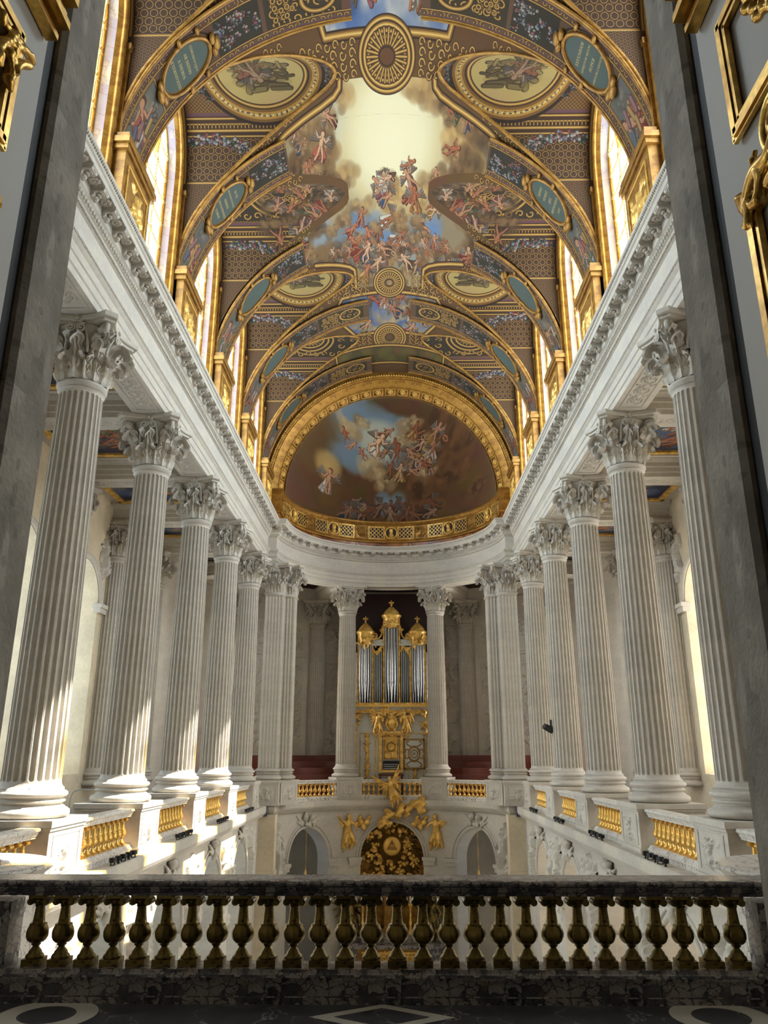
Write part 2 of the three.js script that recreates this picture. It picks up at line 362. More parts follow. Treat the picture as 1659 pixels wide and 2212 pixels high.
function limb(x, x0, y0, x1, y1, w, col) { x.lineCap = 'round'; x.strokeStyle = css(mixc(col, [50, 28, 14], 0.55)); x.lineWidth = w * 1.25; x.beginPath(); x.moveTo(x0, y0); x.lineTo(x1, y1); x.stroke(); x.strokeStyle = css(col); x.lineWidth = w * 0.8; x.beginPath(); x.moveTo(x0 - w * 0.12, y0 - w * 0.12); x.lineTo(x1 - w * 0.12, y1 - w * 0.12); x.stroke(); }
function being(x, R, cx, cy, s, drape = true, dim = 1) {     // a small hovering draped form with limbs, any pose
  x.save(); x.translate(cx, cy); x.rotate((R() - 0.5) * 2.6);
  const f = FLESH[R() * 4 | 0].map((v) => v * dim), c = CLOTH[R() * 7 | 0].map((v) => v * dim);
  if (R() > 0.45) { const wc = [150 * dim, 138 * dim, 124 * dim]; for (const k of [-1, 1]) for (let i = 0; i < 4; i++) limb(x, k * s * 0.08, -s * 0.1, k * s * (0.35 + i * 0.06), -s * (0.34 - i * 0.1), s * 0.08, mixc(wc, [70, 58, 48], i * 0.15)); }
  if (drape) { for (let i = 0; i < 7; i++) { const a = (R() - 0.5) * 1.3, l = s * (0.35 + R() * 0.35); limb(x, (R() - 0.5) * s * 0.2, s * 0.05, sin(a) * l, cos(a) * l * 0.9, s * (0.1 + R() * 0.08), mixc(c, R() > 0.5 ? [240 * dim, 226 * dim, 200 * dim] : [30, 20, 14], R() * 0.35)); } }
  limb(x, 0, -s * 0.18, 0, s * 0.12, s * 0.2, f);
  for (const k of [-1, 1]) { const a = R() * 2.4 - 0.6; const ex = k * s * 0.2, ey = -s * 0.12 + sin(a) * s * 0.1; limb(x, k * s * 0.08, -s * 0.2, ex, ey, s * 0.08, f); limb(x, ex, ey, ex + k * s * 0.12, ey - s * 0.16 * cos(a), s * 0.065, f); const kx = k * s * (0.08 + R() * 0.14), ky = s * 0.34; limb(x, k * s * 0.05, s * 0.12, kx, ky, s * 0.1, f); limb(x, kx, ky, kx + (R() - 0.5) * s * 0.25, ky + s * 0.22, s * 0.07, f); }
  x.fillStyle = css(mixc(f, [60, 34, 16], 0.75)); x.beginPath(); x.arc(s * 0.02, -s * 0.36, s * 0.105, 0, 7); x.fill();
  x.fillStyle = css(f); x.beginPath(); x.arc(-s * 0.01, -s * 0.33, s * 0.082, 0, 7); x.fill();
  x.restore();
}
const GOLDS = [[192, 144, 64], [132, 92, 36], [82, 52, 20], [234, 198, 118]];
function giltLine(x, pts, w) { x.lineJoin = x.lineCap = 'round'; const path = () => { x.beginPath(); pts.forEach(([a, b], i) => (i ? x.lineTo(a, b) : x.moveTo(a, b))); }; for (const [k, c] of [[1.5, [52, 32, 14]], [1, GOLDS[1]], [0.55, GOLDS[0]], [0.18, GOLDS[3]]]) { path(); x.strokeStyle = css(c); x.lineWidth = w * k; x.stroke(); } }
function ringPts(cx, cy, rx, ry, n = 60, a0 = 0, a1 = 6.2832) { return Array.from({ length: n + 1 }, (_, i) => { const a = mix(a0, a1, i / n); return [cx + rx * cos(a), cy + ry * sin(a)]; }); }
function foliage(x, R, x0, y0, x1, y1, s) { // rinceau of curls along a line
  const L = Math.hypot(x1 - x0, y1 - y0), n = Math.max(1, Math.round(L / s)), ux = (x1 - x0) / L, uy = (y1 - y0) / L;
  for (let i = 0; i < n; i++) { const cx = x0 + ux * s * (i + 0.5), cy = y0 + uy * s * (i + 0.5), k = i % 2 ? 1 : -1; const p = Array.from({ length: 14 }, (_, j) => { const a = j / 13 * 5.2 * k, r = s * 0.42 * (1 - j / 18); return [cx + r * cos(a) * 0.9, cy + r * sin(a)]; }); giltLine(x, p, s * 0.16); }
}
function garland(x, R, pts, r, dim = 1) { const C = [[196, 190, 180], [150, 160, 178], [168, 78, 70], [110, 92, 110], [74, 84, 60], [206, 170, 150], [62, 70, 58]]; for (const [cx, cy] of pts) for (let i = 0; i < 7; i++) { const c = C[R() * 7 | 0].map((v) => v * dim), a = R() * 6.28, d = R() * r, q = r * (0.22 + R() * 0.2), px = cx + cos(a) * d, py = cy + sin(a) * d; x.fillStyle = css(mixc(c, [20, 18, 16], 0.6)); x.beginPath(); x.arc(px + q * 0.2, py + q * 0.2, q, 0, 7); x.fill(); x.fillStyle = css(c); x.beginPath(); x.arc(px, py, q * 0.85, 0, 7); x.fill(); x.fillStyle = css(mixc(c, [255, 250, 240], 0.35)); x.beginPath(); x.arc(px - q * 0.2, py - q * 0.2, q * 0.35, 0, 7); x.fill(); } }
function mottled(x, W, H, R, base, n, r, spread) { x.fillStyle = css(base); x.fillRect(0, 0, W, H); for (let i = 0; i < n; i++) { const c = base.map((v) => v + (R() - 0.5) * spread); puff(x, R() * W, R() * H, r * (0.4 + R()), c, 0.35); } }

// crown of the vault: s across (-5..5 m), d along (9.5..29.5 m)
const CROWN = { s0: -5, s1: 5, d0: 9.5, d1: 29.5 };
const crownMap = canvasTex(2048, 2048, (x, W0, H0) => {
  const R = rng(11), X = (s) => (s - CROWN.s0) / 10 * W0, Y = (d) => (d - CROWN.d0) / 20 * H0, k = W0 / 10;
  mottled(x, W0, H0, R, [102, 70, 32], 300, 70, 36);
  for (let d = 9.5; d < 29.5; d += 0.34) for (const s of [-1, 1]) foliage(x, R, X(s * 2.4), Y(d), X(s * 5), Y(d), 34);
  const panel = (d0, d1, wf, base) => { x.save(); x.beginPath(); const P = []; for (let i = 0; i <= 40; i++) { const d = mix(d0, d1, i / 40); P.push([X(-wf(d)), Y(d)]); } for (let i = 40; i >= 0; i--) { const d = mix(d0, d1, i / 40); P.push([X(wf(d)), Y(d)]); } P.forEach(([a, b], i) => (i ? x.lineTo(a, b) : x.moveTo(a, b))); x.closePath(); x.clip(); x.fillStyle = css(base); x.fillRect(0, 0, W0, H0); return (border = true) => { x.restore(); if (border) giltLine(x, [...P, P[0]], 22); else for (const side of [P.slice(0, 41), P.slice(41).reverse()]) { giltLine(x, side.slice(0, 12), 22); giltLine(x, side.slice(31), 22); } }; };
  const bay = (d) => Math.abs((((d - D0) % B) + B) % B / B - 0.5) * 2;      // 1 at a rib, 0 mid bay
  // near panel, blue sky
  let end = panel(9.5, 13.35, (d) => 1.25 + 0.35 * bay(d), [92, 116, 164]);
  for (let i = 0; i < 26; i++) cloud(x, R, X((R() - 0.5) * 3), Y(9.7 + R() * 3.6), 40 + R() * 70, [206, 200, 190], [120, 126, 140], 0.6);
  for (let i = 0; i < 30; i++) puff(x, X((R() - 0.5) * 3), Y(9.6 + R() * 3.8), 60, [84, 112, 166], 0.5);
  for (const [s, d, z] of [[-0.5, 12.1, 130], [0.7, 12.0, 150], [0.1, 11.3, 150], [-0.9, 10.7, 120]]) being(x, R, X(s), Y(d), z);
  end();
  // great panel: glowing sky
  const wf = (d) => 1.15 + 2.35 * smooth(0.15, 1, bay(d)) * smooth(14.2, 15.6, d) * (1 - smooth(22.0, 23.2, d));
  end = panel(14.55, 23.2, wf, [150, 132, 102]);
  for (let i = 0; i < 40; i++) puff(x, X((R() - 0.5) * 6.4), Y(14.5 + R() * 8.6), 110, i % 3 ? [140, 160, 186] : [196, 176, 132], 0.6);
  puff(x, X(0.1), Y(16.4), 420, [248, 232, 178], 1); puff(x, X(0.1), Y(16.5), 260, [255, 246, 206], 1);
  for (const [s, d, r] of [[-2.1, 15.6, 90], [2.1, 15.4, 90], [-1.3, 15.0, 80], [1.2, 14.9, 80], [-2.2, 17.4, 100], [2.3, 17.6, 95], [-1.2, 17.8, 70], [1.3, 18, 70], [-2.5, 18.8, 110], [2.6, 18.9, 110], [0, 18.2, 60], [-0.8, 19.2, 70], [0.9, 19.4, 60]]) cloud(x, R, X(s), Y(d), r, [204, 166, 104], [112, 84, 56]);
  for (let i = 0; i < 26; i++) { const a = R() * 6.283, q = 1.5 + R() * 0.9; cloud(x, R, X(0.1 + cos(a) * q * 1.15), Y(16.6 + sin(a) * q), 46 + R() * 34, [222, 184, 116], [142, 108, 68]); }
  for (let i = 0; i < 22; i++) puff(x, X((R() - 0.5) * 3.4), Y(19.6 + R() * 1.4), 60, [104, 136, 182], 0.55);
  for (let i = 0; i < 26; i++) cloud(x, R, X((R() - 0.5) * 6.6), Y(20.6 + R() * 2.4), 60 + R() * 50, [190, 152, 100], [84, 62, 42]);
  for (let i = 0; i < 40; i++) cloud(x, R, X((R() > 0.5 ? 1 : -1) * (1.7 + R() * 1.7)), Y(14.8 + R() * 8), 60 + R() * 30, [138, 104, 62], [58, 40, 24]);
  for (let i = 0; i < 22; i++) { const a = X((R() > 0.5 ? 1 : -1) * (1.2 + R() * 1.9)), b = Y(14.8 + R() * 4); cloud(x, R, a, b + 20, 46, [186, 150, 98], [104, 78, 52]); being(x, R, a, b, 66 + R() * 46, R() > 0.4); }
  for (let i = 0; i < 9; i++) being(x, R, X((R() - 0.5) * 1.6), Y(17.3 + R() * 1.6), 70 + R() * 40);
  for (let i = 0; i < 40; i++) { if (i % 2) cloud(x, R, X((R() - 0.5) * 6), Y(18.6 + R() * 4), 44, [176, 138, 88], [88, 64, 42]); being(x, R, X((R() - 0.5) * 6), Y(18.6 + R() * 4), 70 + R() * 60); }
  for (let i = 0; i < 26; i++) being(x, R, X((R() - 0.5) * 4.6), Y(20.5 + R() * 1.0), 60, false);
  for (let i = 0; i < 14; i++) cloud(x, R, X((R() - 0.5) * 5), Y(21.2 + R() * 1.8), 40, [150, 112, 68], [54, 38, 24]);
  for (let i = 0; i < 12; i++) being(x, R, X((R() - 0.5) * 5), Y(21 + R() * 1.4), 90 + R() * 50);
  end(false);
  end = panel(23.6, 26.3, (d) => 1.2 + 0.9 * bay(d), [92, 110, 150]);
  for (let i = 0; i < 20; i++) cloud(x, R, X((R() - 0.5) * 4), Y(23.6 + R() * 2.8), 70, [200, 170, 120], [130, 116, 110]);
  for (let i = 0; i < 12; i++) puff(x, X((R() - 0.5) * 3), Y(23.8 + R() * 2), 60, [84, 112, 170], 0.5);
  for (let i = 0; i < 10; i++) being(x, R, X((R() - 0.5) * 3), Y(23.9 + R() * 2.2), 110);
  end();
  // gilt shells between the panels
  for (const [d, r] of [[14.0, 0.62], [23.05, 0.5], [26.7, 0.6]]) {
    for (let q = 1; q > 0.3; q -= 0.16) giltLine(x, ringPts(X(0), Y(d), r * q * k, r * q * k * 0.8), 16);
    for (let i = 0; i < 26; i++) { const a = i / 26 * 6.283; giltLine(x, [[X(0) + cos(a) * r * k * 0.35, Y(d) + sin(a) * r * k * 0.28], [X(0) + cos(a) * r * k * 0.75, Y(d) + sin(a) * r * k * 0.6]], 9); }
    for (const s of [-1, 1]) for (const [o, z] of [[-0.42, 40], [-0.14, 46], [0.16, 46], [0.44, 40]]) foliage(x, R, X(s * 0.7), Y(d + o), X(s * 2.3), Y(d + o), z);
  }
  x.fillStyle = css([84, 74, 34]); x.fillRect(X(-2.2), Y(27.3), 4.4 * k, Y(28.7) - Y(27.3)); for (let i = 0; i < 40; i++) puff(x, X((R() - 0.5) * 4.2), Y(27.4 + R() * 1.2), 50, [112, 92, 44].map((v) => v + (R() - 0.5) * 30), 0.5);
  giltLine(x, [[X(-2.2), Y(27.3)], [X(2.2), Y(27.3)], [X(2.2), Y(28.7)], [X(-2.2), Y(28.7)], [X(-2.2), Y(27.3)]], 18);
});
crownMap.flipY = false;
// vault over each window: x out from the wall (0..4.1 m) and along the arch (0..1)
function lunetteMap(kind) {
  return canvasTex(768, 1024, (x, w, h) => {
    const R = rng(kind + 5), k = w / 4.1;
    mottled(x, w, h, R, [118, 84, 40], 160, 60, 36);
    for (let j = 0; j < h; j += 9) for (let i = 0; i < w; i += 9) { x.fillStyle = css((i / 9 + j / 9) % 2 ? [150, 110, 56] : [92, 62, 28]); x.fillRect(i, j, 6, 6); }
    const beam = (y) => { x.fillStyle = css([74, 46, 22]); x.fillRect(0, y - 50, w, 100); for (const [a, b] of [[-42, 9], [-18, 14], [10, 9], [34, 12]]) giltLine(x, [[0, y + a], [w, y + a]], b); for (let i = 0; i < w; i += 17) giltLine(x, [[i, y - 6], [i, y + 6]], 6); x.fillStyle = css([112, 74, 80]); x.fillRect(0, y + 44, w, 14); };
    const honey = (y0, y1) => { x.fillStyle = css([72, 44, 18]); x.fillRect(0, y0, w, y1 - y0); for (let j = 0, n = 0; y0 + j < y1; j += 30, n++) for (let i = 0; i < w; i += 36) giltLine(x, ringPts(i + (n % 2) * 18, y0 + j, 14, 14, 12), 2.6); };
    honey(0, 240); honey(h - 240, h); beam(252); beam(h - 252);
    for (const y of [170, h - 170]) { const p = []; for (let i = 0; i <= 40; i++) p.push([i / 40 * w, y + sin(i / 40 * PI * 3) * 26]); garland(x, R, p, 26, 0.75); }
    if (kind === 0) {
      const cx = 2.05 * k, cy = h / 2, rx = 1.08 * k, ry = 176;
      giltLine(x, ringPts(cx, cy, rx + 44, ry + 40), 56); garland(x, R, ringPts(cx, cy, rx + 44, ry + 40, 60).map((q) => q), 8, 0.7);
      x.save(); x.beginPath(); ringPts(cx, cy, rx, ry).forEach(([a, b], i) => (i ? x.lineTo(a, b) : x.moveTo(a, b))); x.clip();
      mottled(x, w, h, R, [196, 170, 104], 60, 50, 44);
      for (let i = 0; i < 6; i++) cloud(x, R, cx + (R() - 0.5) * rx, cy + (R() - 0.3) * ry, 60, [176, 150, 88], [110, 92, 52]);
      for (let i = 0; i < 46; i++) { const a = R() * 6.28, l = 30 + R() * 60, q = Math.sqrt(R()), b = R() * 6.28, px = cx + cos(b) * q * rx * 0.6, py = cy + sin(b) * q * ry * 0.55; limb(x, px, py, px + cos(a) * l, py + sin(a) * l * 0.6, 12 + R() * 20, mixc([92, 76, 42], [160, 138, 82], R())); } for (let i = 0; i < 2; i++) being(x, R, cx + (R() - 0.5) * rx * 0.6, cy, 150, false, 0.75);
      x.restore(); giltLine(x, ringPts(cx, cy, rx, ry), 16);
      for (const s of [-1, 1]) { garland(x, R, ringPts(cx, cy, rx + 96, ry + 76, 12, s > 0 ? -0.6 : PI - 0.6, s > 0 ? 0.6 : PI + 0.6), 18, 0.6); }
    } else {
      const cx = 1.9 * k, cy = h / 2;
      x.fillStyle = css([60, 48, 26]); x.fillRect(0, 320, w, h - 640);
      for (const r of [170, 138, 104, 70, 40]) giltLine(x, ringPts(cx, cy, r * 1.05, r), r > 100 ? 18 : 12);
      for (let i = 0; i < 20; i++) { const a = i / 20 * 6.283; giltLine(x, [[cx + cos(a) * 48, cy + sin(a) * 46], [cx + cos(a) * 92, cy + sin(a) * 88]], 9); }
      foliage(x, R, 20, 350, w - 20, 350, 58); foliage(x, R, 20, h - 350, w - 20, h - 350, 58); foliage(x, R, cx + 230, cy - 120, cx + 230, cy + 120, 70); foliage(x, R, cx + 320, cy - 120, cx + 320, cy + 120, 70);
      const n = kind === 2 ? 60 : 0; for (let i = 0; i < n; i++) { const t = Math.sqrt(R()); cloud(x, R, w * (0.3 + 0.7 * t), h * (0.2 + 0.6 * R()), 46 + R() * 30, [150, 116, 72], [60, 42, 26]); }
      for (let i = 0; i < n / 3; i++) being(x, R, w * (0.4 + 0.6 * R()), h * (0.22 + 0.56 * R()), 90 + R() * 60);
    }
    giltLine(x, [[0, 0], [w, 0]], 20); giltLine(x, [[8, 0], [8, h]], 16);
  });
}
const honeyMap = canvasTex(512, 512, (x, w, h) => {
  const R = rng(31); mottled(x, w, h, R, [76, 46, 18], 60, 50, 20);
  for (let j = 0, n = 0; j <= 16; j++, n++) for (let i = -1; i <= 15; i++) { const cx = (i + (n % 2) * 0.5) * w / 14, cy = j * h / 16; giltLine(x, ringPts(cx, cy, 14, 13, 12), 2.4); x.fillStyle = css([96, 68, 36]); x.beginPath(); x.arc(cx, cy, 5, 0, 7); x.fill(); }
}, 1.75);
const INSCR = {
  '-1': [['EGRESSUS EJUS', 'AB INITIO', 'A DIEBUS', 'ÆTERNITATIS'], ['IN TE', 'BENEDICENTUR', 'OMNES', 'COGNATIONES', 'TERRÆ'], null, null, null],
  1: [['EFFUNDAM', 'SPIRITUM MEUM', 'SUPER', 'OMNEM CARNEM'], ['DONEC', 'VENIAT', 'QUI', 'MITTENDUS', 'EST'], null, null, null],
};
// painted face of a rib, bottom to top, 1.3 m x 6.6 m (ribs 0 and 1 with legible words, one canvas for the rest)
function ribMap(words, seed) {
  return canvasTex(288, 1440, (x, w, h) => {
    const R = rng(seed), Y = (m) => h - m / 6.6 * h, k = h / 6.6;
    mottled(x, w, h, R, [108, 78, 54], 60, 50, 24);
    foliage(x, R, 30, h, 30, 0, 40); foliage(x, R, w - 30, h, w - 30, 0, 40);
    // draped seat panel
    x.save(); x.beginPath(); x.rect(56, Y(1.75), w - 112, Y(0.05) - Y(1.75)); x.clip(); mottled(x, w, h, R, [112, 112, 104], 40, 40, 40); for (let i = 0; i < 4; i++) cloud(x, R, w / 2, Y(0.5 + R()), 60, [150, 140, 120], [86, 84, 80]); being(x, R, w / 2, Y(0.95), 250); for (let i = 0; i < 10; i++) { const c = CLOTH[R() * 7 | 0], px = 70 + R() * 150, py = Y(0.2 + R() * 1.1); limb(x, px, py, px + (R() - 0.5) * 40, py + 60, 26, mixc(c, [190, 176, 160], 0.35)); } x.restore();
    giltLine(x, [[56, Y(0.05)], [56, Y(1.75)], [w - 56, Y(1.75)], [w - 56, Y(0.05)], [56, Y(0.05)]], 10);
    // oval plaque
    const cx = w / 2, cy = Y(2.6), rx = 0.42 * k * 0.92, ry = 0.66 * k;
    giltLine(x, ringPts(cx, cy, rx + 14, ry + 14), 34);
    x.fillStyle = css([96, 110, 104]); x.beginPath(); x.ellipse(cx, cy, rx, ry, 0, 0, 7); x.fill();
    for (let i = 0; i < 26; i++) puff(x, cx + (R() - 0.5) * rx * 1.1, cy + (R() - 0.5) * ry * 1.2, 30, [96, 110, 104].map((v) => v + (R() - 0.5) * 22), 0.4);
    x.textAlign = 'center'; x.textBaseline = 'middle'; x.fillStyle = css([222, 204, 138]); x.strokeStyle = css([60, 70, 70]); x.lineWidth = 1.4;
    if (words) words.forEach((t, i) => { x.font = `bold ${t.length > 11 ? 17 : 21}px serif`; const yy = cy + (i - (words.length - 1) / 2) * 40; x.strokeText(t, cx, yy); x.fillText(t, cx, yy); });
    for (const q of [-1, 1]) foliage(x, R, cx - 40, cy + q * (ry + 30), cx + 40, cy + q * (ry + 30), 46);
    // garland field, then scrolled cartouche with cherub
    x.fillStyle = css([58, 50, 32]); x.fillRect(56, Y(4.6), w - 112, Y(3.5) - Y(4.6)); garland(x, R, Array.from({ length: 30 }, () => [70 + R() * (w - 140), Y(3.55 + R() * 1)]), 22, 0.85);
    x.fillStyle = css([66, 54, 30]); x.fillRect(56, Y(6.4), w - 112, Y(4.7) - Y(6.4)); for (let i = 0; i < 6; i++) foliage(x, R, 66, Y(4.9 + i * 0.25), w - 66, Y(4.9 + i * 0.25), 62);
    giltLine(x, ringPts(cx, Y(5.9), 70, 80), 22); for (let i = 0; i < 30; i++) { const px = cx + (R() - 0.5) * 120, py = Y(4.9 + R() * 0.5); giltLine(x, ringPts(px, py, 12, 10, 10), 9); }
    for (const [a, b] of [[8, 12], [50, 8], [w - 50, 8], [w - 8, 12]]) giltLine(x, [[a, 0], [a, h]], b);
    x.fillStyle = css([104, 74, 84]); x.fillRect(14, 0, 10, h); x.fillRect(w - 24, 0, 10, h);
  });
}
// half dome of the apse
const conchMap = canvasTex(1536, 1024, (x, w, h) => {
  const R = rng(77); mottled(x, w, h, R, [86, 58, 30], 200, 80, 34);
  const sky = [[0.34, 0.42, 0.2], [0.4, 0.3, 0.2], [0.46, 0.42, 0.17], [0.28, 0.55, 0.13], [0.3, 0.35, 0.14], [0.52, 0.3, 0.1], [0.84, 0.5, 0.06], [0.5, 0.86, 0.1]];
  for (const [a, b, r] of sky) for (let i = 0; i < 8; i++) puff(x, (a + (R() - 0.5) * r) * w, (b + (R() - 0.5) * r) * h, r * h * 0.75, [110, 128, 142], 0.6);
  puff(x, 0.44 * w, 0.42 * h, 200, [196, 190, 160], 0.9);
  for (const [a, b, r] of [[0.28, 0.38, 90], [0.6, 0.3, 90], [0.57, 0.42, 80], [0.4, 0.62, 100], [0.46, 0.7, 90], [0.64, 0.5, 120], [0.7, 0.62, 120], [0.36, 0.3, 60]]) cloud(x, R, a * w, b * h, r, [190, 164, 120], [110, 84, 58]);
  for (let i = 0; i < 22; i++) cloud(x, R, (0.6 + R() * 0.36) * w, (0.2 + R() * 0.7) * h, 80, [112, 74, 40], [58, 36, 18]);
  for (let i = 0; i < 16; i++) puff(x, (0.08 + R() * 0.14) * w, (0.35 + R() * 0.5) * h, 90, [96, 70, 34], 0.4);
  puff(x, 0.18 * w, 0.66 * h, 110, [204, 170, 104], 0.8);
  for (let i = 0; i < 18; i++) being(x, R, (0.46 + R() * 0.32) * w, (0.34 + R() * 0.3) * h, 100 + R() * 40, R() > 0.3, 0.85);
  being(x, R, 0.435 * w, 0.43 * h, 190, true, 1); for (const [a, b] of [[0.27, 0.42], [0.3, 0.48], [0.35, 0.52]]) being(x, R, a * w, b * h, 100, false, 0.95);
  being(x, R, 0.18 * w, 0.74 * h, 170, true, 0.9);
  for (let i = 0; i < 16; i++) being(x, R, (0.25 + R() * 0.5) * w, (0.84 + R() * 0.1) * h, 120 + R() * 40, true, 0.6);
});
const galleryMap = canvasTex(512, 512, (x, w, h) => { const R = rng(91); mottled(x, w, h, R, [40, 44, 66], 60, 70, 30); for (let i = 0; i < 9; i++) cloud(x, R, R() * w, R() * h, 80, [150, 128, 108], [62, 50, 46]); for (let i = 0; i < 5; i++) puff(x, R() * w, R() * h, 100, [84, 112, 156], 0.6); for (let i = 0; i < 5; i++) being(x, R, (0.2 + R() * 0.6) * w, (0.2 + R() * 0.6) * h, 190, true, 0.9); });
M.crown = std({ map: crownMap, roughness: 0.95, color: 0xc8c6c2 });
M.lunette = [0, 1, 2].map((k) => std({ map: lunetteMap(k), roughness: 0.95, color: 0xb2b0ac }));
M.honey = std({ map: honeyMap, roughness: 0.95, color: 0xa8a6a2 });
M.conch = std({ map: conchMap, roughness: 0.95 });
M.fresco = std({ map: galleryMap, roughness: 0.7 });

// ---------------------------------------------------------------- floors, walls and ceilings
const EY = (y) => ENT + (y - 8.94) * (CORN - ENT) / 1.66;
const BAYS = [6.09, 10.19, 14.29, 18.39, 22.49, 26.59];
const jog = (x1, x2, dj, r, n = 40) => { const e = Math.asin(clamp((dj - AC) / r, -1, 1)); return [[-x1, 6.8], [-x1, dj], [-x2, dj], ...arcPath(r, PI - e - 0.02, e + 0.02, n), [x2, dj], [x1, dj], [x1, 6.8]]; };
const ring = (r0, r1, y0, y1, a0 = 0, a1 = PI, n = 48) => sweep(arcPath(r1, a1, a0, n), [[0, y0], [r1 - r0, y0], [r1 - r0, y1], [0, y1], [0, y0]], true);

// gallery and tribune floors
{
  const o = structure('floor_gallery', join([
    box(2 * AISLE, 0.35, 6.9 + 6, 0, -0.175, -(6.9 - 6) / 2), box(AISLE - 4.72, 0.35, 23.2, -(AISLE + 4.72) / 2, -0.176, -18.4), box(AISLE - 4.72, 0.35, 23.2, (AISLE + 4.72) / 2, -0.176, -18.4),
    ring(4.5, AISLE, -0.35, -0.001, 0.0, PI),
  ]), M.dark, 'grey marble gallery floor running behind the columns', 'floor');
  // inlaid foreground paving: a piece of marble each
  const disc = (r0, r1, x, d) => new THREE.RingGeometry(r0, r1, 48).rotateX(-PI / 2).translate(x, 0.004, -d);
  for (const [x, d] of [[-2.37, 6.3], [2.42, 6.32]]) { mesh('marble_ring', disc(0.2, 0.35, x, d), M.white, o); mesh('marble_disc', new THREE.CircleGeometry(0.2, 40).rotateX(-PI / 2).translate(x, 0.004, -d), M.black2 ?? M.dark, o); }
  const rhomb = (a, b, x, d, y) => quads([[[x - a, y, -d], [x, y, -d + b], [x + a, y, -d], [x, y, -d - b]]]);
  mesh('marble_lozenge', rhomb(0.52, 0.3, 0.02, 6.28, 0.003), M.white, o); mesh('marble_lozenge', rhomb(0.34, 0.2, 0.02, 6.28, 0.006), M.dark, o);
}
structure('floor_chapel', box(19.6, 0.2, 38, 0, GROUND - 0.1, -22), M.white, 'pale stone floor of the chapel far below', 'floor');

// outer walls of the galleries (upper and lower windows)
const winUp = (c) => ({ c, hw: 1.2, sill: 1.25, spring: 6.2, top: 7.4 }), winLow = (c) => ({ c, hw: 1.0, sill: -5.6, spring: -2.9, top: -1.9 });
for (const s of [-1, 1]) {
  const map = (a, y, t) => [s * (AISLE + t), y, -a], name = s < 0 ? 'wall_left' : 'wall_right';
  const w = structure(name, join([archWall(4.05, AC, -0.2, 10.9, 1.7, BAYS.slice(1).map(winUp), map), archWall(4.05, AC, GROUND, -0.2, 1.7, BAYS.slice(1).map(winLow), map)]), M.cream, `cream stone outer wall of the ${s < 0 ? 'sunlit' : 'shaded'} gallery with arched windows`, 'wall');
  for (const c of BAYS.slice(1)) {
    const o = winUp(c), arch = archLine(o, 20, 0.1).map(([a, y]) => V(s * (AISLE - 0.02), y, -a));
    mesh('archivolt', tube(arch, 0.09, 40, 6), M.stone, w);
    for (const k of [-1, 1]) mesh('impost', join([box(0.3, 0.12, 0.62, s * (AISLE - 0.02), 6.2, -(c + k * 1.42)), box(0.22, 0.16, 0.56, s * (AISLE - 0.01), 6.06, -(c + k * 1.42))]), M.stone, w);
    for (const k of [-1, 1]) { const R = rng(c * 10 + k + 3), g = carve(0.8, 1.5, [...figureStrokes(R, 0, 0.1, 1.1, k * 0.3), ...scrolls(R, 0.8, 1.5, 5, 0.06, 0.1)], 0.05); mesh('spandrel_relief', g.rotateY(-s * PI / 2).translate(s * (AISLE - 0.01), 7.7, -(c + k * 1.35)), M.stone, w); }
  }
}
// apse ambulatory wall
{
  const r = AISLE, map = (a, y, t) => [(r + t) * cos(a / r), y, -(AC + (r + t) * sin(a / r))], wins = [33, 147].map((g) => ({ c: g / 180 * PI * r, hw: 0.62, sill: 1.3, spring: 6.2, top: 7.2 })), wl = [12, 40, 140, 168].map((g) => ({ c: g / 180 * PI * r, hw: 0.8, sill: -5, spring: -3, top: -2.2 }));
  const w = structure('wall_apse', join([archWall(0, PI * r, -0.2, 10.5, 0.7, wins, map, { seg: 8 }), archWall(0, PI * r, GROUND, -0.2, 0.7, wl, map, { seg: 8 })]), M.stone, 'curved stone wall behind the apse gallery with carved panels', 'wall');
  for (const g of [46, 58, 72, 108, 122, 134]) {
    const a = g / 180 * PI, R = rng(g), at = (geo) => geo.rotateY(-(PI / 2 - a) * -1).translate((r - 0.02) * cos(a), 0, -(AC + (r - 0.02) * sin(a)));
    const face = (geo) => geo.rotateY(a - PI / 2 + 0).translate((r - 0.02) * cos(a), 0, -(AC + (r - 0.02) * sin(a)));
    const low = []; for (let i = 0; i < 5; i++) low.push(...figureStrokes(R, (R() - 0.5) * 0.3, -1.6 + i * 0.85, 0.8, (R() - 0.5) * 1.2)); low.push(...scrolls(R, 1.1, 4.4, 16, 0.07, 0.08));
    mesh('carved_panel', face(carve(1.2, 4.6, low, 0.06).translate(0, 3.9, 0)), M.stone, w);
    mesh('carved_panel', face(carve(1.0, 1.3, [...figureStrokes(R, 0, 0, 1.0, 0.4), ...scrolls(R, 1, 1.3, 8, 0.06, 0.08)], 0.06).translate(0, 7.3, 0)), M.stone, w);
    mesh('string_moulding', face(join([box(1.5, 0.1, 0.14, 0, 6.5, 0.05), box(1.5, 0.14, 0.08, 0, 6.38, 0.03), box(1.4, 0.06, 0.08, 0, 8.05, 0.03)])), M.stone, w);
  }
}
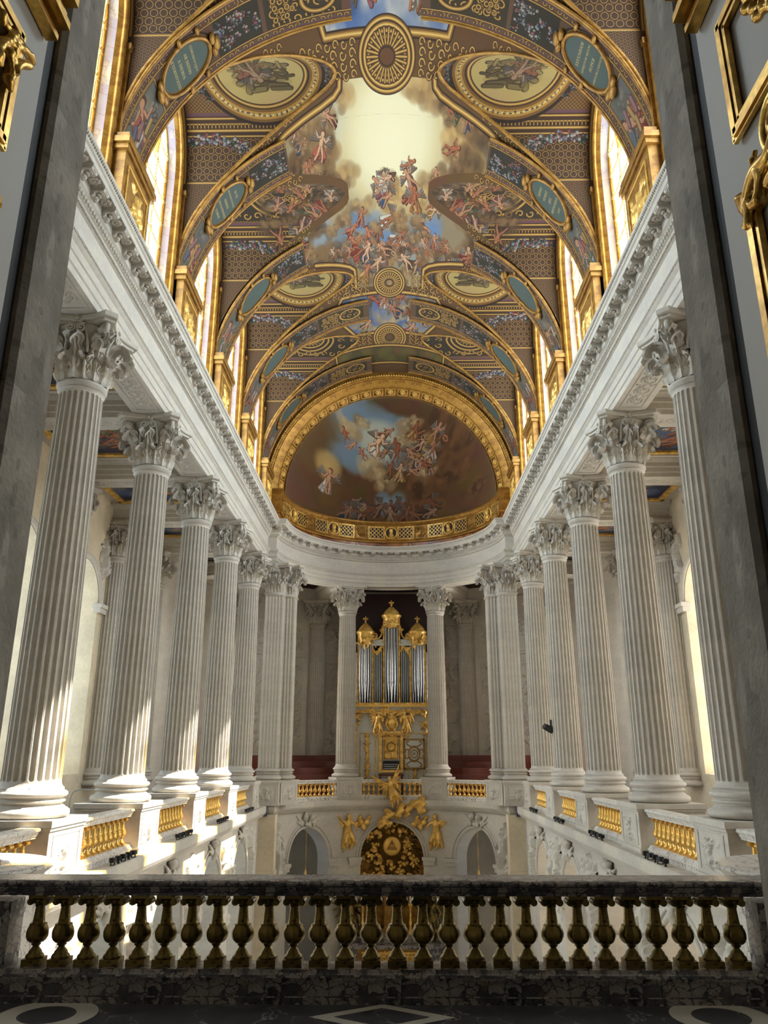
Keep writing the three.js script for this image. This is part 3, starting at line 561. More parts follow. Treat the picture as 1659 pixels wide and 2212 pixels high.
// lower arcades facing the nave
for (const s of [-1, 1]) {
  const openings = BAYS.slice(1).map((c) => ({ c, hw: 1.35, sill: GROUND, spring: -2.2, top: -0.85 })), map = (a, y, t) => [s * (4.82 + t), y, -a];
  const w = structure(s < 0 ? 'wall_arcade_left' : 'wall_arcade_right', archWall(6.9, 30.15, GROUND, -0.3, 0.9, openings, map), M.stone, `white stone lower arcade under the ${SIDE[s]} gallery with carved spandrels`, 'arcade');
  for (const o of openings) {
    mesh('archivolt', join([tube(archLine(o, 24, 0.06).map(([a, y]) => V(s * 4.81, y, -a)), 0.055, 48, 6), tube(archLine(o, 24, 0.2).map(([a, y]) => V(s * 4.815, y, -a)), 0.04, 48, 5)]), M.stone, w);
    const R = rng(o.c * 7 + s + 9);
    for (const k of [-1, 1]) mesh('spandrel_relief', carve(0.95, 2.6, [...figureStrokes(R, 0.05 * k, 0.35, 1.5, k * s * 0.22), ...scrolls(R, 0.85, 2.5, 7, 0.055, 0.1)], 0.045).rotateY(-s * PI / 2).translate(s * 4.815, -1.75, -(o.c + k * 1.72)), M.stone, w);
    mesh('keystone_cherubs', solid([[0, -0.9, -0.14, 0, -0.5, 0.02, 0.09, 0.1], [-0.15, -0.54, 0.1, -0.15, -0.5, 0.12, 0.085, 0.09], [0.14, -0.57, 0.1, 0.14, -0.53, 0.12, 0.09, 0.095], [-0.2, -0.47, 0.06, -0.1, -0.42, 0.08, 0.05, 0.05], [0.08, -0.46, 0.08, 0.2, -0.48, 0.06, 0.05, 0.05], [-0.2, -0.7, 0.05, -0.45, -0.5, 0.03, 0.06, 0.02], [-0.2, -0.76, 0.05, -0.44, -0.66, 0.03, 0.05, 0.02], [0.2, -0.72, 0.05, 0.46, -0.55, 0.03, 0.06, 0.02], [0.2, -0.8, 0.05, 0.44, -0.7, 0.03, 0.05, 0.02], [0, -0.78, 0.1, 0.02, -0.95, 0.05, 0.08, 0.05], ...scrollClump(R, 0.4, 0.3, 5, 0.04).map((c) => [c[0], c[1] - 0.66, c[2] + 0.08, c[3], c[4] - 0.66, c[5] + 0.08, c[6], c[7]])], 36, 0.025).rotateY(-s * PI / 2).translate(s * 4.8, 0.02, -o.c), M.stone, w);
    for (const k of [-1, 1]) mesh('impost', join([box(1.0, 0.14, 0.4, s * 5.2, -2.2, -(o.c + k * 1.5)), box(0.96, 0.14, 0.34, s * 5.22, -2.34, -(o.c + k * 1.5))]), M.stone, w);
  }
}
// apse lower wall with three arches in view
const apseAngles = [2, 41.5, 90, 138.5, 178].map((g) => g / 180 * PI);
{
  const r = 4.5, map = (a, y, t) => [(r + t) * cos(a / r), y, -(AC + (r + t) * sin(a / r))];
  const openings = apseAngles.slice(1, 4).map((a, i) => ({ c: a * r, hw: i === 1 ? 1.3 : 1.08, sill: GROUND, spring: -2.25, top: i === 1 ? -0.9 : -1.0 }));
  const w = structure('wall_chancel', archWall(0.05 * r, (PI - 0.05) * r, GROUND, -0.3, 0.85, openings, map, { step: 0.25 }), M.stone, 'curved white stone wall under the apse gallery with round arches', 'wall');
  for (const o of openings) {
    mesh('archivolt', join([0.05, 0.19].map((q, i) => tube(archLine(o, 24, q).map(([a, y]) => V(...map(a, y, -0.01))), i ? 0.035 : 0.05, 48, 6))), M.stone, w);
    for (const k of [-1, 1]) { const a = (o.c + k * (o.hw + 0.26)) / r; const g = join([box(0.56, 0.13, 0.3, 0, 0, 0), box(0.5, 0.16, 0.2, 0, -0.14, 0)]).rotateY(a - PI / 2).translate((r - 0.02) * cos(a), -2.25, -(AC + (r - 0.02) * sin(a))); mesh('impost', g, M.stone, w); }
    if (o.hw < 1.2) mesh('keystone_cherubs', solid([[-0.18, -0.62, 0.08, -0.18, -0.58, 0.1, 0.1, 0.1], [0.16, -0.64, 0.08, 0.16, -0.6, 0.1, 0.1, 0.1], [-0.3, -0.8, 0.03, -0.62, -0.5, 0.02, 0.07, 0.03], [-0.3, -0.88, 0.03, -0.6, -0.72, 0.02, 0.06, 0.03], [0.3, -0.8, 0.03, 0.62, -0.52, 0.02, 0.07, 0.03], [0.3, -0.88, 0.03, 0.6, -0.74, 0.02, 0.06, 0.03], [-0.1, -0.85, 0.04, 0.1, -0.9, 0.04, 0.08, 0.07], ...scrollClump(rng(9), 0.7, 0.3, 7, 0.045).map((c) => [c[0], c[1] - 0.7, c[2] + 0.03, c[3], c[4] - 0.7, c[5] + 0.03, c[6], c[7]])], 40, 0.025).rotateY(o.c / r - PI / 2).translate((r - 0.02) * cos(o.c / r), 0, -(AC + (r - 0.02) * sin(o.c / r))), M.stone, w);
  }
  for (const g of [15, 165]) { const a = g / 180 * PI, R = rng(g); mesh('carved_panel', carve(1.3, 2.9, [...figureStrokes(R, -0.2, 0.2, 1.7, 0.1), ...figureStrokes(R, 0.3, -0.2, 1.3, -0.2), ...scrolls(R, 1.1, 2.8, 8, 0.07, 0.1)], 0.045, 1.5).rotateY(a - PI / 2).translate((r - 0.02) * cos(a), -1.95, -(AC + (r - 0.02) * sin(a))), M.stone, w); }
}
// plain stone piers at the mouth of the apse, below the gallery
for (const s of [-1, 1]) structure(s < 0 ? 'trim_1' : 'trim_2', join([box(0.72, -GROUND - 0.3, 0.6, s * 4.58, (GROUND - 0.3) / 2, -30.3), box(0.78, 0.14, 0.66, s * 4.58, -2.25, -30.3)]), M.cream, `plain stone corner pier below the ${SIDE[s]} end of the apse gallery`, 'pier');
// ledge below the balustrades
structure('trim_ledge', sweep(jog(4.68, 4.4, 30.3, 4.4), [[-0.3, -0.36], [0.02, -0.36], [0.06, -0.3], [0.1, -0.28], [0.15, -0.2], [0.15, -0.03], [0.12, 0], [-0.3, 0]], false), M.stone, 'continuous stone ledge under the gallery balustrades', 'ledge');

// gallery ceilings with beams and painted panels
const CEIL = ENT + 0.58;
const beamProfile = [[-0.36, ENT], [0.36, ENT], [0.36, ENT + 0.12], [0.385, ENT + 0.14], [0.385, ENT + 0.27], [0.41, ENT + 0.29], [0.41, ENT + 0.4], [0.45, ENT + 0.45], [0.5, ENT + 0.5], [0.5, CEIL + 0.02], [-0.5, CEIL + 0.02], [-0.5, ENT + 0.5], [-0.45, ENT + 0.45], [-0.41, ENT + 0.4], [-0.41, ENT + 0.29], [-0.385, ENT + 0.27], [-0.385, ENT + 0.14], [-0.36, ENT + 0.12], [-0.36, ENT]];
for (const s of [-1, 1]) {
  const c = structure(s < 0 ? 'ceiling_left' : 'ceiling_right', box(AISLE - 5.5 + 0.6, 0.6, 26, s * (AISLE + 5.5 + 0.2) / 2, CEIL + 0.3, -17.0), M.stone, `stone ceiling of the ${SIDE[s]} gallery between column beams`, 'ceiling');
  for (const d of COLS) {
    const b = mesh('beam', sweep([[s * 5.6, d], [s * (AISLE + 0.05), d]], beamProfile, false), M.stone, c);
    const R = rng(d * 3 | 0), S = []; for (let i = 0; i < 7; i++) { const x = -1.2 + i * 0.4; for (let k = 0; k < 12; k++) { const a = k / 12 * 6.28, e = (k + 1) / 12 * 6.28; S.push([x + 0.15 * cos(a), 0.11 * sin(a), x + 0.15 * cos(e), 0.11 * sin(e), 0.016, 0.016, 0.02]); } S.push([x, 0, x, 0.01, 0.05, 0.05, 0.025]); } S.push(...scrolls(R, 2.7, 0.3, 12, 0.018, 0.015));
    mesh('soffit_relief', carve(2.8, 0.34, S, 0.025).rotateX(PI / 2).translate(s * 7.35, ENT - 0.001, -d), M.stone, b);
  }
  for (const d of BAYS.slice(1)) {
    mesh('painted_panel', box(2.5, 0.02, 2.3, s * 7.35, CEIL - 0.01, -d), M.fresco, c, false);
    const f = []; for (const z of [1.22, -1.22]) f.push(box(2.9, 0.1, 0.16, s * 7.35, CEIL - 0.03, -d + z)); for (const q of [-1, 1]) f.push(box(0.18, 0.1, 2.5, s * 7.35 + q * 1.35, CEIL - 0.03, -d)); for (let i = 0; i < 12; i++) for (const z of [1.22, -1.22]) f.push(ball(0.06, s * 7.35 - 1.3 + i * 0.236, CEIL - 0.08, -d + z, 1.3, 0.5, 1));
    mesh('gilt_frame', join(f), M.gold, c);
    for (const z of [1.4, -1.4]) mesh('stone_cornice', join([box(3.4, 0.1, 0.14, s * 7.35, CEIL - 0.05, -d + z)]), M.stone, c);
  }
}
{
  const c = structure('ceiling_apse', ring(5.1, AISLE + 0.3, CEIL, CEIL + 0.6, 0, PI), M.umber, 'dark painted ceiling of the apse gallery', 'ceiling');
  for (const g of [18, 67, 113, 162]) { const a = g / 180 * PI, u = [cos(a), sin(a)]; mesh('beam', sweep([[u[0] * 5.1, AC + u[1] * 5.1], [u[0] * 9, AC + u[1] * 9]], beamProfile, false), M.stone, c); }
  mesh('wall_architrave', ring(AISLE - 0.4, AISLE + 0.05, ENT, CEIL + 0.02, 0, PI), M.stone, c);
}

// ---------------------------------------------------------------- entablature with modillions
const entPath = jog(4.98, 4.63, 30.19, 4.63, 56);
const ent = structure('trim_entablature', sweep(entPath, [[-0.73, 8.94], [0, 8.94], [0, 9.06], [0.025, 9.08], [0.025, 9.22], [0.05, 9.24], [0.05, 9.38], [0.08, 9.41], [0.12, 9.46], [0.12, 9.51], [0.02, 9.53], [0.02, 9.98], [0.05, 10.0], [0.09, 10.04], [0.09, 10.06], [0.13, 10.08], [0.13, 10.16], [0.19, 10.2], [0.19, 10.36], [0.43, 10.36], [0.43, 10.455], [0.46, 10.475], [0.475, 10.52], [0.505, 10.555], [0.505, 10.6], [-0.73, 10.6], [-0.73, 8.94]].map(([o, y]) => [o, EY(y)]), true), M.stone, 'white stone entablature with bracketed cornice carried by the columns', 'entablature');
{
  const sh = new THREE.Shape([[0, 0], [0.225, 0], [0.235, -0.035], [0.215, -0.075], [0.165, -0.085], [0.11, -0.075], [0.075, -0.09], [0.06, -0.14], [0.03, -0.155], [0, -0.155]].map(([a, b]) => new THREE.Vector2(a, b)));
  const br = [new THREE.ExtrudeGeometry(sh, { depth: 0.19, bevelEnabled: true, bevelSize: 0.006, bevelThickness: 0.006, bevelSegments: 1 }).rotateY(-PI / 2).translate(0.095, 0, 0), box(0.25, 0.03, 0.25, 0, -0.008, 0.122)];
  for (let i = 0; i < 4; i++) br.push(ball(0.04, 0, -0.06 - i * 0.028 + (i === 3 ? 0 : 0.01), 0.215 - i * 0.05, 1.9 - i * 0.2, 0.55, 0.9, 7, 5));
  const brG = metric(join(br));
  const pet = [ball(0.028, 0, -0.03, 0, 1, 0.8, 1, 6, 4)]; for (let i = 0; i < 8; i++) { const a = i / 8 * 6.283; pet.push(ball(0.042, 0.06 * cos(a), -0.018, 0.06 * sin(a), 1, 0.55, 1, 6, 4)); }
  const fr = []; for (const q of [-1, 1]) fr.push(box(0.24, 0.02, 0.02, 0, -0.005, q * 0.115), box(0.02, 0.02, 0.24, q * 0.115, -0.005, 0)); const petG = metric(join([...pet, ...fr]));
  const place = (x, d, nx, nd, half) => {
    const th = Math.atan2(nx, -nd);
    const a = new THREE.Mesh(brG, M.stone); a.name = 'modillion'; put(a, x + nx * 0.19, EY(10.36), -(d + nd * 0.19), th); ent.add(a);
    if (half) { const b = new THREE.Mesh(petG, M.stone); b.name = 'rosette'; const [hx, hd, hnx, hnd] = half; put(b, hx + hnx * 0.31, EY(10.36) + 0.002, -(hd + hnd * 0.31), Math.atan2(hnx, -hnd)); ent.add(b); }
  };
  for (const s of [-1, 1]) for (let d = 8.4; d < 29.6; d += 0.5125) place(s * 4.98, d, -s, 0, d + 0.5 < 29.6 ? [s * 4.98, d + 0.256, -s, 0] : null);
  for (const s of [-1, 1]) place(s * 4.8 - s * 0.28, 30.19, 0, -1, null);
  const n = 24; for (let i = 0; i < n; i++) { const a = mix(0.11, PI - 0.11, i / (n - 1)), e = a + (PI - 0.22) / (n - 1) / 2; place(4.63 * cos(a), AC + 4.63 * sin(a), -cos(a), -sin(a), i < n - 1 ? [4.63 * cos(e), AC + 4.63 * sin(e), -cos(e), -sin(e)] : null); }
  // carved soffit panels between the columns
  const S = []; const R = rng(5); for (let i = 0; i < 5; i++) { const y = -0.96 + i * 0.48; for (let k = 0; k < 14; k++) { const a = k / 14 * 6.28, e = (k + 1) / 14 * 6.28; S.push([0.15 * cos(a), y + 0.17 * sin(a), 0.15 * cos(e), y + 0.17 * sin(e), 0.02, 0.02, 0.03]); if (k % 2) S.push([0, y, 0.09 * cos(a), y + 0.1 * sin(a), 0.018, 0.026, 0.03]); } S.push([0, y + 0.21, 0, y + 0.27, 0.05, 0.05, 0.03]); for (const q of [-1, 1]) for (let k = 0; k < 3; k++) S.push([q * (0.1 + k * 0.03), y + 0.24, q * (0.13 + k * 0.03), y + 0.2 + 0.04 * k, 0.02, 0.014, 0.025]); }
  const cg = metric(carve(0.42, 2.5, S, 0.016).rotateX(PI / 2)), fg = []; for (const q of [-1, 1]) fg.push(box(0.025, 0.03, 2.62, q * 0.235, 0, 0), box(0.49, 0.03, 0.025, 0, 0, q * 1.31)); const fgG = metric(join(fg));
  for (const s of [-1, 1]) for (const c of BAYS.slice(1)) for (const [g, nm] of [[cg, 'soffit_relief'], [fgG, 'soffit_frame']]) { const o = new THREE.Mesh(g, M.stone); o.name = nm; o.position.set(s * W, ENT, -c); ent.add(o); }
  // rows of carved beads on the mouldings (too many to count)
  const rows = [[0.135, 10.12, 0.095, 0.04, 0.045, 0.042], [0.115, 9.47, 0.05, 0.022, 0.026, 0.022], [0.075, 10.02, 0.05, 0.02, 0.02, 0.02], [0.485, 10.53, 0.06, 0.018, 0.032, 0.026]], pts = [];
  const walk = (o, step, f) => { for (const s of [-1, 1]) for (let d = 8.2; d < 29.7; d += step) f(s * (4.98 - o), d, -s, 0); const r = 4.63 - o, m = Math.round((PI - 0.16) * r / step); for (let i = 0; i < m; i++) { const a = mix(0.08, PI - 0.08, i / m); f(r * cos(a), AC + r * sin(a), -cos(a), -sin(a)); } };
  const mt = new THREE.Matrix4(), qt = new THREE.Quaternion();
  for (const [o, y, step, sx, sy, sz] of rows) walk(o, step, (x, d, nx, nd) => { qt.setFromAxisAngle(V(0, 1, 0), Math.atan2(nx, -nd)); pts.push(mt.compose(V(x, EY(y), -d), qt, V(sx, sy, sz)).clone()); });
  const im = new THREE.InstancedMesh(new THREE.SphereGeometry(1, 7, 5), M.stone, pts.length); pts.forEach((m, i) => im.setMatrixAt(i, m)); im.name = 'carved_beading'; im.userData.kind = 'stuff'; ent.add(im);
}

// ---------------------------------------------------------------- vault, windows of the clerestory, ribs
const PHW = 1.4, PSP = 15.2, PTOP = 17.15, XW = 5.05;
const penY = (c, d) => { const k = clamp((d - c) / PHW, -1, 1); return PSP + (PTOP - PSP) * Math.sqrt(Math.max(0, 1 - k * k)); };
const barrelX = (y) => (y <= VY ? VR : Math.sqrt(Math.max(0, VR * VR - (y - VY) ** 2)));
const VAULT_END = 29.95;
const vault = thing('ceiling_vault', 'painted barrel vault with gilt panels, clouds and figures', 'ceiling', null, 'structure');
{
  const strip = (d0, d1, nv, low) => grid(36, nv, (u, v) => { const d = mix(d0, d1, v), yl = low(d), sm = VR * (PI / 2 - Math.asin(clamp((yl - VY) / VR, -1, 1))), s = mix(-sm, sm, u); return [VR * sin(s / VR), VY + VR * cos(s / VR), -d, (s - CROWN.s0) / 10, (d - CROWN.d0) / 20]; });
  const ds = [4.05, ...COLS.flatMap((d) => [d - 0.65, d + 0.65]).map((d) => Math.min(d, VAULT_END))], parts = [];
  parts.push(strip(4.05, BAYS[0] - PHW, 2, () => VY));
  for (const d of COLS) parts.push(strip(d - 0.65, d > 28 ? VAULT_END : d + 0.65, 5, () => VY));
  for (const c of BAYS) {
    const g = []; for (let i = 0; i < 14; i++) { const a = -cos(PI * i / 14) * PHW, b = -cos(PI * (i + 1) / 14) * PHW; g.push(strip(c + a, c + b, 1, (d) => penY(c, d))); } parts.push(...g);
  }
  mesh('painted_crown', join(parts), M.crown, vault, false);
  BAYS.forEach((c, i) => {
    for (const s of [-1, 1]) {
      const n = 32, pr = Array.from({ length: n + 1 }, (_, k) => { const a = PI * k / n; return [c - PHW * cos(a), PSP + (PTOP - PSP) * sin(a)]; });
      mesh('lunette_vault', grid(12, n, (u, v) => { const k = Math.round(v * n), [d, y] = pr[k], x = mix(XW, barrelX(y), u); return [s * x, y, -d, (XW - x) / 4.1, v]; }), M.lunette[i === 3 ? 2 : i % 2 === 0 ? 0 : 1], vault, false);
      for (const k of [-1, 1]) mesh('lunette_side', metric(grid(6, 16, (u, v) => { const y = mix(13.36, PSP, v); return [s * mix(XW, barrelX(y), u), y, -(c + k * PHW)]; })), M.honey, vault, false);
      // gilt moulding on the groin, hidden under the painting in the bay of the great panel
      if (i !== 3) mesh('groin_moulding', tube([[c - PHW, 13.4], [c - PHW, 14.3], ...pr.filter((_, k) => k % 2 === 0), [c + PHW, 14.3], [c + PHW, 13.4]].map(([d, y]) => V(s * (barrelX(y) - 0.02), y, -d)), 0.045, 80, 6), M.goldDull, vault);
      // gilt half columns painted beside the opening
      for (const k of [-1, 1]) mesh('lunette_pilaster', join([box(0.16, 4.2, 0.1, s * (XW - 0.02), 12.7, -(c + k * (PHW - 0.02))), box(0.22, 0.14, 0.16, s * (XW - 0.02), 14.85, -(c + k * (PHW - 0.03)))]), M.goldDull, vault);
    }
  });
}
structure('ceiling_light_block', box(11.4, 0.2, 27, 0, 17.62, -17.2), M.umber, 'added unseen roof slab above the vault blocking sky leaks', 'roof');  // unseen slab added to stop sky light leaking through the crown seams
// ribs
let farRib = null;
COLS.forEach((d, i) => {
  for (const s of [-1, 1]) {
    const words = i >= 1 ? INSCR[s][i - 1] : null, len = i === 2 || i === 3 ? 4.65 : 6.6, R5 = 5.1, th0 = Math.asin(0.65 / R5);
    const mat = words || i === 3 ? std({ map: ribMap(words, 40 + i * 2 + s), roughness: 0.95, color: 0xbab8b4 }) : (farRib ??= std({ map: ribMap(null, 77), roughness: 0.95, color: 0xbab8b4 }));
    const r = thing('vault_rib', `painted vault rib with oval inscription plaque, ${ORD[i]} from the doorway on the ${SIDE[s]} side`, 'rib', 'painted ribs of the vault', 'structure');
    mesh('painted_band', grid(4, 26, (u, v) => { const l = v * len, th = th0 + l / R5, dd = d + (s < 0 ? 1 : -1) * (u - 0.5) * 1.3; return [s * R5 * cos(th), VY + R5 * sin(th), -dd, u, l / 6.6]; }), mat, r, false);
    const arc = (q, rr, n = 24) => Array.from({ length: n + 1 }, (_, k) => { const th = th0 + k / n * len / R5; return V(s * rr * cos(th), VY + rr * sin(th), -(d + q)); });
    for (const q of [-0.66, 0.66]) mesh('gilt_moulding', join([tube(arc(q, 5.1), 0.034, 48, 6), tube(arc(q * 0.9, 5.1), 0.016, 48, 5)]), M.goldDull, r);
    const th = th0 + 2.6 / R5, ov = Array.from({ length: 40 }, (_, k) => { const a = k / 40 * 6.2832, t2 = th + 0.72 * sin(a) / R5; return V(s * 5.085 * cos(t2), VY + 5.085 * sin(t2), -(d + 0.46 * cos(a))); });
    mesh('plaque_frame', tube(ov, 0.045, 60, 6, true), M.goldDull, r);
    const leaf = (l, q, sc) => { const t2 = th0 + l / R5; return ball(0.1 * sc, s * 5.06 * cos(t2), VY + 5.06 * sin(t2), -(d + q), 0.6, 1.1, 1.3, 7, 5); };
    mesh('plaque_scrolls', join([leaf(3.4, -0.14, 1), leaf(3.4, 0.14, 1), leaf(3.48, 0, 1.2), leaf(1.82, -0.16, 1), leaf(1.82, 0.16, 1), leaf(1.74, 0, 1.3), leaf(2.6, -0.54, 0.8), leaf(2.6, 0.54, 0.8), leaf(3.1, 0.5, 0.7), leaf(3.1, -0.5, 0.7)]), M.goldDull, r);
    // pedestal under the rib
    const px = XW - 0.12, p = mesh('pedestal', join([box(0.3, 1.85, 1.44, s * px, 11.5, -d), box(0.4, 0.1, 1.56, s * px, 12.46, -d), box(0.46, 0.12, 1.66, s * px, 12.58, -d), box(0.4, 0.12, 1.56, s * px, 12.7, -d), box(0.36, 0.14, 1.5, s * px, 10.9, -d)]), M.goldDull, r);
    const RR = rng(i * 5 + s + 20), g = carve(0.9, 1.2, [...scrolls(RR, 0.85, 1.15, 14, 0.05, 0.05), [0, -0.4, 0, 0.4, 0.05, 0.05, 0.06]], 0.035).rotateY(-s * PI / 2).translate(s * (px - 0.15), 11.5, -d);
    mesh('gilt_relief', join([g, ...[-1, 1].flatMap((k) => [box(0.03, 1.4, 0.05, s * (px - 0.16), 11.5, -d + k * 0.55), box(0.03, 0.05, 1.1, s * (px - 0.16), 11.5 + k * 0.7, -d)])]), M.gold, p);
  }
});
// clerestory windows
let winNo = 0;
const fleur = metric(join([ball(0.05, 0, 0, 0, 0.5, 1, 1, 6, 5), ball(0.035, 0, 0.07, 0, 0.5, 1.4, 0.6, 6, 4), ball(0.035, 0, -0.07, 0, 0.5, 1.4, 0.6, 6, 4), ball(0.035, 0, 0, 0.07, 0.5, 0.6, 1.4, 6, 4), ball(0.035, 0, 0, -0.07, 0.5, 0.6, 1.4, 6, 4)]));
function paneGeo(s, x, d0, d1, y0, y1, o) {  // upright pane in plane x, its top following the arch of the opening o
  const t = (d) => { const k = clamp((d - o.c) / o.hw, -1, 1); return o.spring + (o.top - o.spring) * Math.sqrt(Math.max(0, 1 - k * k)); };
  const n = y1 > o.spring ? 5 : 1, q = [];
  for (let i = 0; i < n; i++) { const a = mix(d0, d1, i / n), b = mix(d0, d1, (i + 1) / n), ya = Math.min(y1, t(a)), yb = Math.min(y1, t(b)); if (ya > y0 || yb > y0) q.push([[s * x, y0, -a], [s * x, y0, -b], [s * x, Math.max(y0, yb), -b], [s * x, Math.max(y0, ya), -a]]); }
  return q.length ? quads(q) : null;
}
for (const s of [-1, 1]) BAYS.slice(1).forEach((c, i) => {
  const o = { c, hw: 1.2, sill: 10.62, spring: 15.15, top: 16.9 }, gl = { c, hw: 1.06, spring: 15.0, top: 16.55 }, GX = 5.34;
  const w = thing('window_' + (++winNo), `tall arched clerestory window with amber border, ${ORD[i]} from the doorway on the ${SIDE[s]} side`, 'window', 'clerestory windows', 'structure');
  const end = mesh('lunette_wall', archWall(c - PHW - 0.02, c + PHW + 0.02, 10.6, 17.2, 0.04, [o], (a, y, t) => [s * (XW + t), y, -a]), M.goldDull, w);
  const edge = (q, hw, sp, tp, n = 28) => [[c - hw, 10.6], [c - hw, sp], ...Array.from({ length: n - 1 }, (_, k) => { const a = PI * (k + 1) / n; return [c - hw * cos(a), sp + (tp - sp) * sin(a)]; }), [c + hw, sp], [c + hw, 10.6]];
  const A = edge(0, o.hw, o.spring, o.top), Bm = edge(0, 1.14, 15.12, 16.8), C = edge(0, gl.hw, gl.spring, gl.top), q1 = [], q2 = [];
  for (let k = 0; k + 1 < A.length; k++) { q1.push([[s * XW, A[k][1], -A[k][0]], [s * XW, A[k + 1][1], -A[k + 1][0]], [s * (XW + 0.12), Bm[k + 1][1], -Bm[k + 1][0]], [s * (XW + 0.12), Bm[k][1], -Bm[k][0]]]); q2.push([[s * (XW + 0.12), Bm[k][1], -Bm[k][0]], [s * (XW + 0.12), Bm[k + 1][1], -Bm[k + 1][0]], [s * GX, C[k + 1][1], -C[k + 1][0]], [s * GX, C[k][1], -C[k][0]]]); }
  mesh('gilt_reveal', quads(q1), M.goldOld, w); mesh('marble_reveal', quads(q2), M.pink, w);
  mesh('sill', quads([[[s * XW, 10.6, -(c - 1.2)], [s * GX, 10.6, -(c - 1)], [s * GX, 10.6, -(c + 1)], [s * XW, 10.6, -(c + 1.2)]]]), M.pink, w);
  mesh('gilt_frame', join([tube(A.map(([d, y]) => V(s * (XW - 0.01), y, -d)), 0.055, 90, 6), tube(edge(0, o.hw + 0.1, o.spring, o.top + 0.1).map(([d, y]) => V(s * (XW - 0.01), y, -d)), 0.035, 90, 5)]), M.goldOld, w);
  // panes: a clear middle field, an amber border; lead bars with gilt fleurons at the crossings
  const xs = [-1.06, -0.92, -0.31, 0.31, 0.92, 1.06], ys = [10.6, 11.22, 11.84, 12.46, 13.08, 13.7, 14.32, 14.94, 15.56, 16.6];
  for (let a = 0; a < 5; a++) for (let b = 0; b < 9; b++) { const g = paneGeo(s, GX, c + xs[a], c + xs[a + 1], ys[b], ys[b + 1], gl); if (g) mesh('pane', g, a === 0 || a === 4 ? M.amber : M.glass, w); }
  const bars = []; for (const x of xs.slice(1, 5)) bars.push(box(0.03, 5.4 - Math.abs(x) * 0.5, 0.022, s * GX, 10.6 + (5.4 - Math.abs(x) * 0.5) / 2, -(c + x))); for (const y of ys.slice(1, 9)) bars.push(box(0.03, 0.022, 1.92 - (y > 15 ? 0.2 : -0.12), s * GX, y, -c)); bars.push(tube(C.map(([d, y]) => V(s * GX, y, -d)), 0.03, 60, 5));
  mesh('glazing_bars', join(bars), M.goldDull, w);
  for (const x of xs.slice(1, 5)) for (const y of ys.slice(1, 9)) { const f = new THREE.Mesh(fleur, M.gold); f.name = 'fleuron'; f.position.set(s * (GX - 0.02), y, -(c + x)); w.add(f); }
  mesh('stained_oval', new THREE.CircleGeometry(1, 28).scale(0.3, 0.46, 1).rotateY(PI / 2).translate(s * (GX - 0.03), 15.4, -c), M.amber, w);
  mesh('stained_oval', new THREE.CircleGeometry(1, 20).scale(0.09, 0.14, 1).rotateY(PI / 2).translate(s * (GX - 0.04), 15.5, -c), M.blueGlass, w);
  skyPanel(s * (GX + 0.06), 13.5, -c, 1.9, 5.6, s < 0 ? -PI / 2 : PI / 2, DAY.clerestory);
});
// gallery windows (upper and lower rows) : plain glazing
for (const s of [-1, 1]) BAYS.slice(1).forEach((c, i) => {
  for (const [mk, row] of [[winUp, 'upper'], [winLow, 'lower']]) {
    const o = mk(c), x = AISLE + 1.58, w = thing('window_' + (++winNo), `arched ${row} gallery window in small panes, ${ORD[i]} from the doorway on the ${SIDE[s]} side`, 'window', `${row} gallery windows`, 'structure');
    const nx = 4, ny = 8; for (let a = 0; a < nx; a++) for (let b = 0; b < ny; b++) { const g = paneGeo(s, x, c - o.hw + a * o.hw / 2, c - o.hw + (a + 1) * o.hw / 2, mix(o.sill, o.top, b / ny), mix(o.sill, o.top, (b + 1) / ny), o); if (g) mesh('pane', g, M.glass, w); }
    const bars = []; for (let a = 1; a < nx; a++) bars.push(box(0.04, o.top - o.sill, 0.04, s * x, (o.top + o.sill) / 2, -(c - o.hw + a * o.hw / 2))); for (let b = 1; b < ny; b++) bars.push(box(0.04, 0.04, o.hw * 2, s * x, mix(o.sill, o.top, b / ny), -c)); mesh('glazing_bars', join(bars), M.white, w);
    skyPanel(s * (x + 0.06), (o.sill + o.top) / 2, -c, o.hw * 2 - 0.2, o.top - o.sill - 0.4, s < 0 ? -PI / 2 : PI / 2, row === 'upper' ? (s > 0 ? DAY.gallerySouth : DAY.galleryNorth) : DAY.ground, s > 0);
  }
});
for (const g of [33, 147]) { const a = g / 180 * PI; skyPanel((AISLE + 0.6) * cos(a), 4.2, -(AC + (AISLE + 0.6) * sin(a)), 1.1, 5.4, a - PI / 2 + PI, DAY.apse, true); }

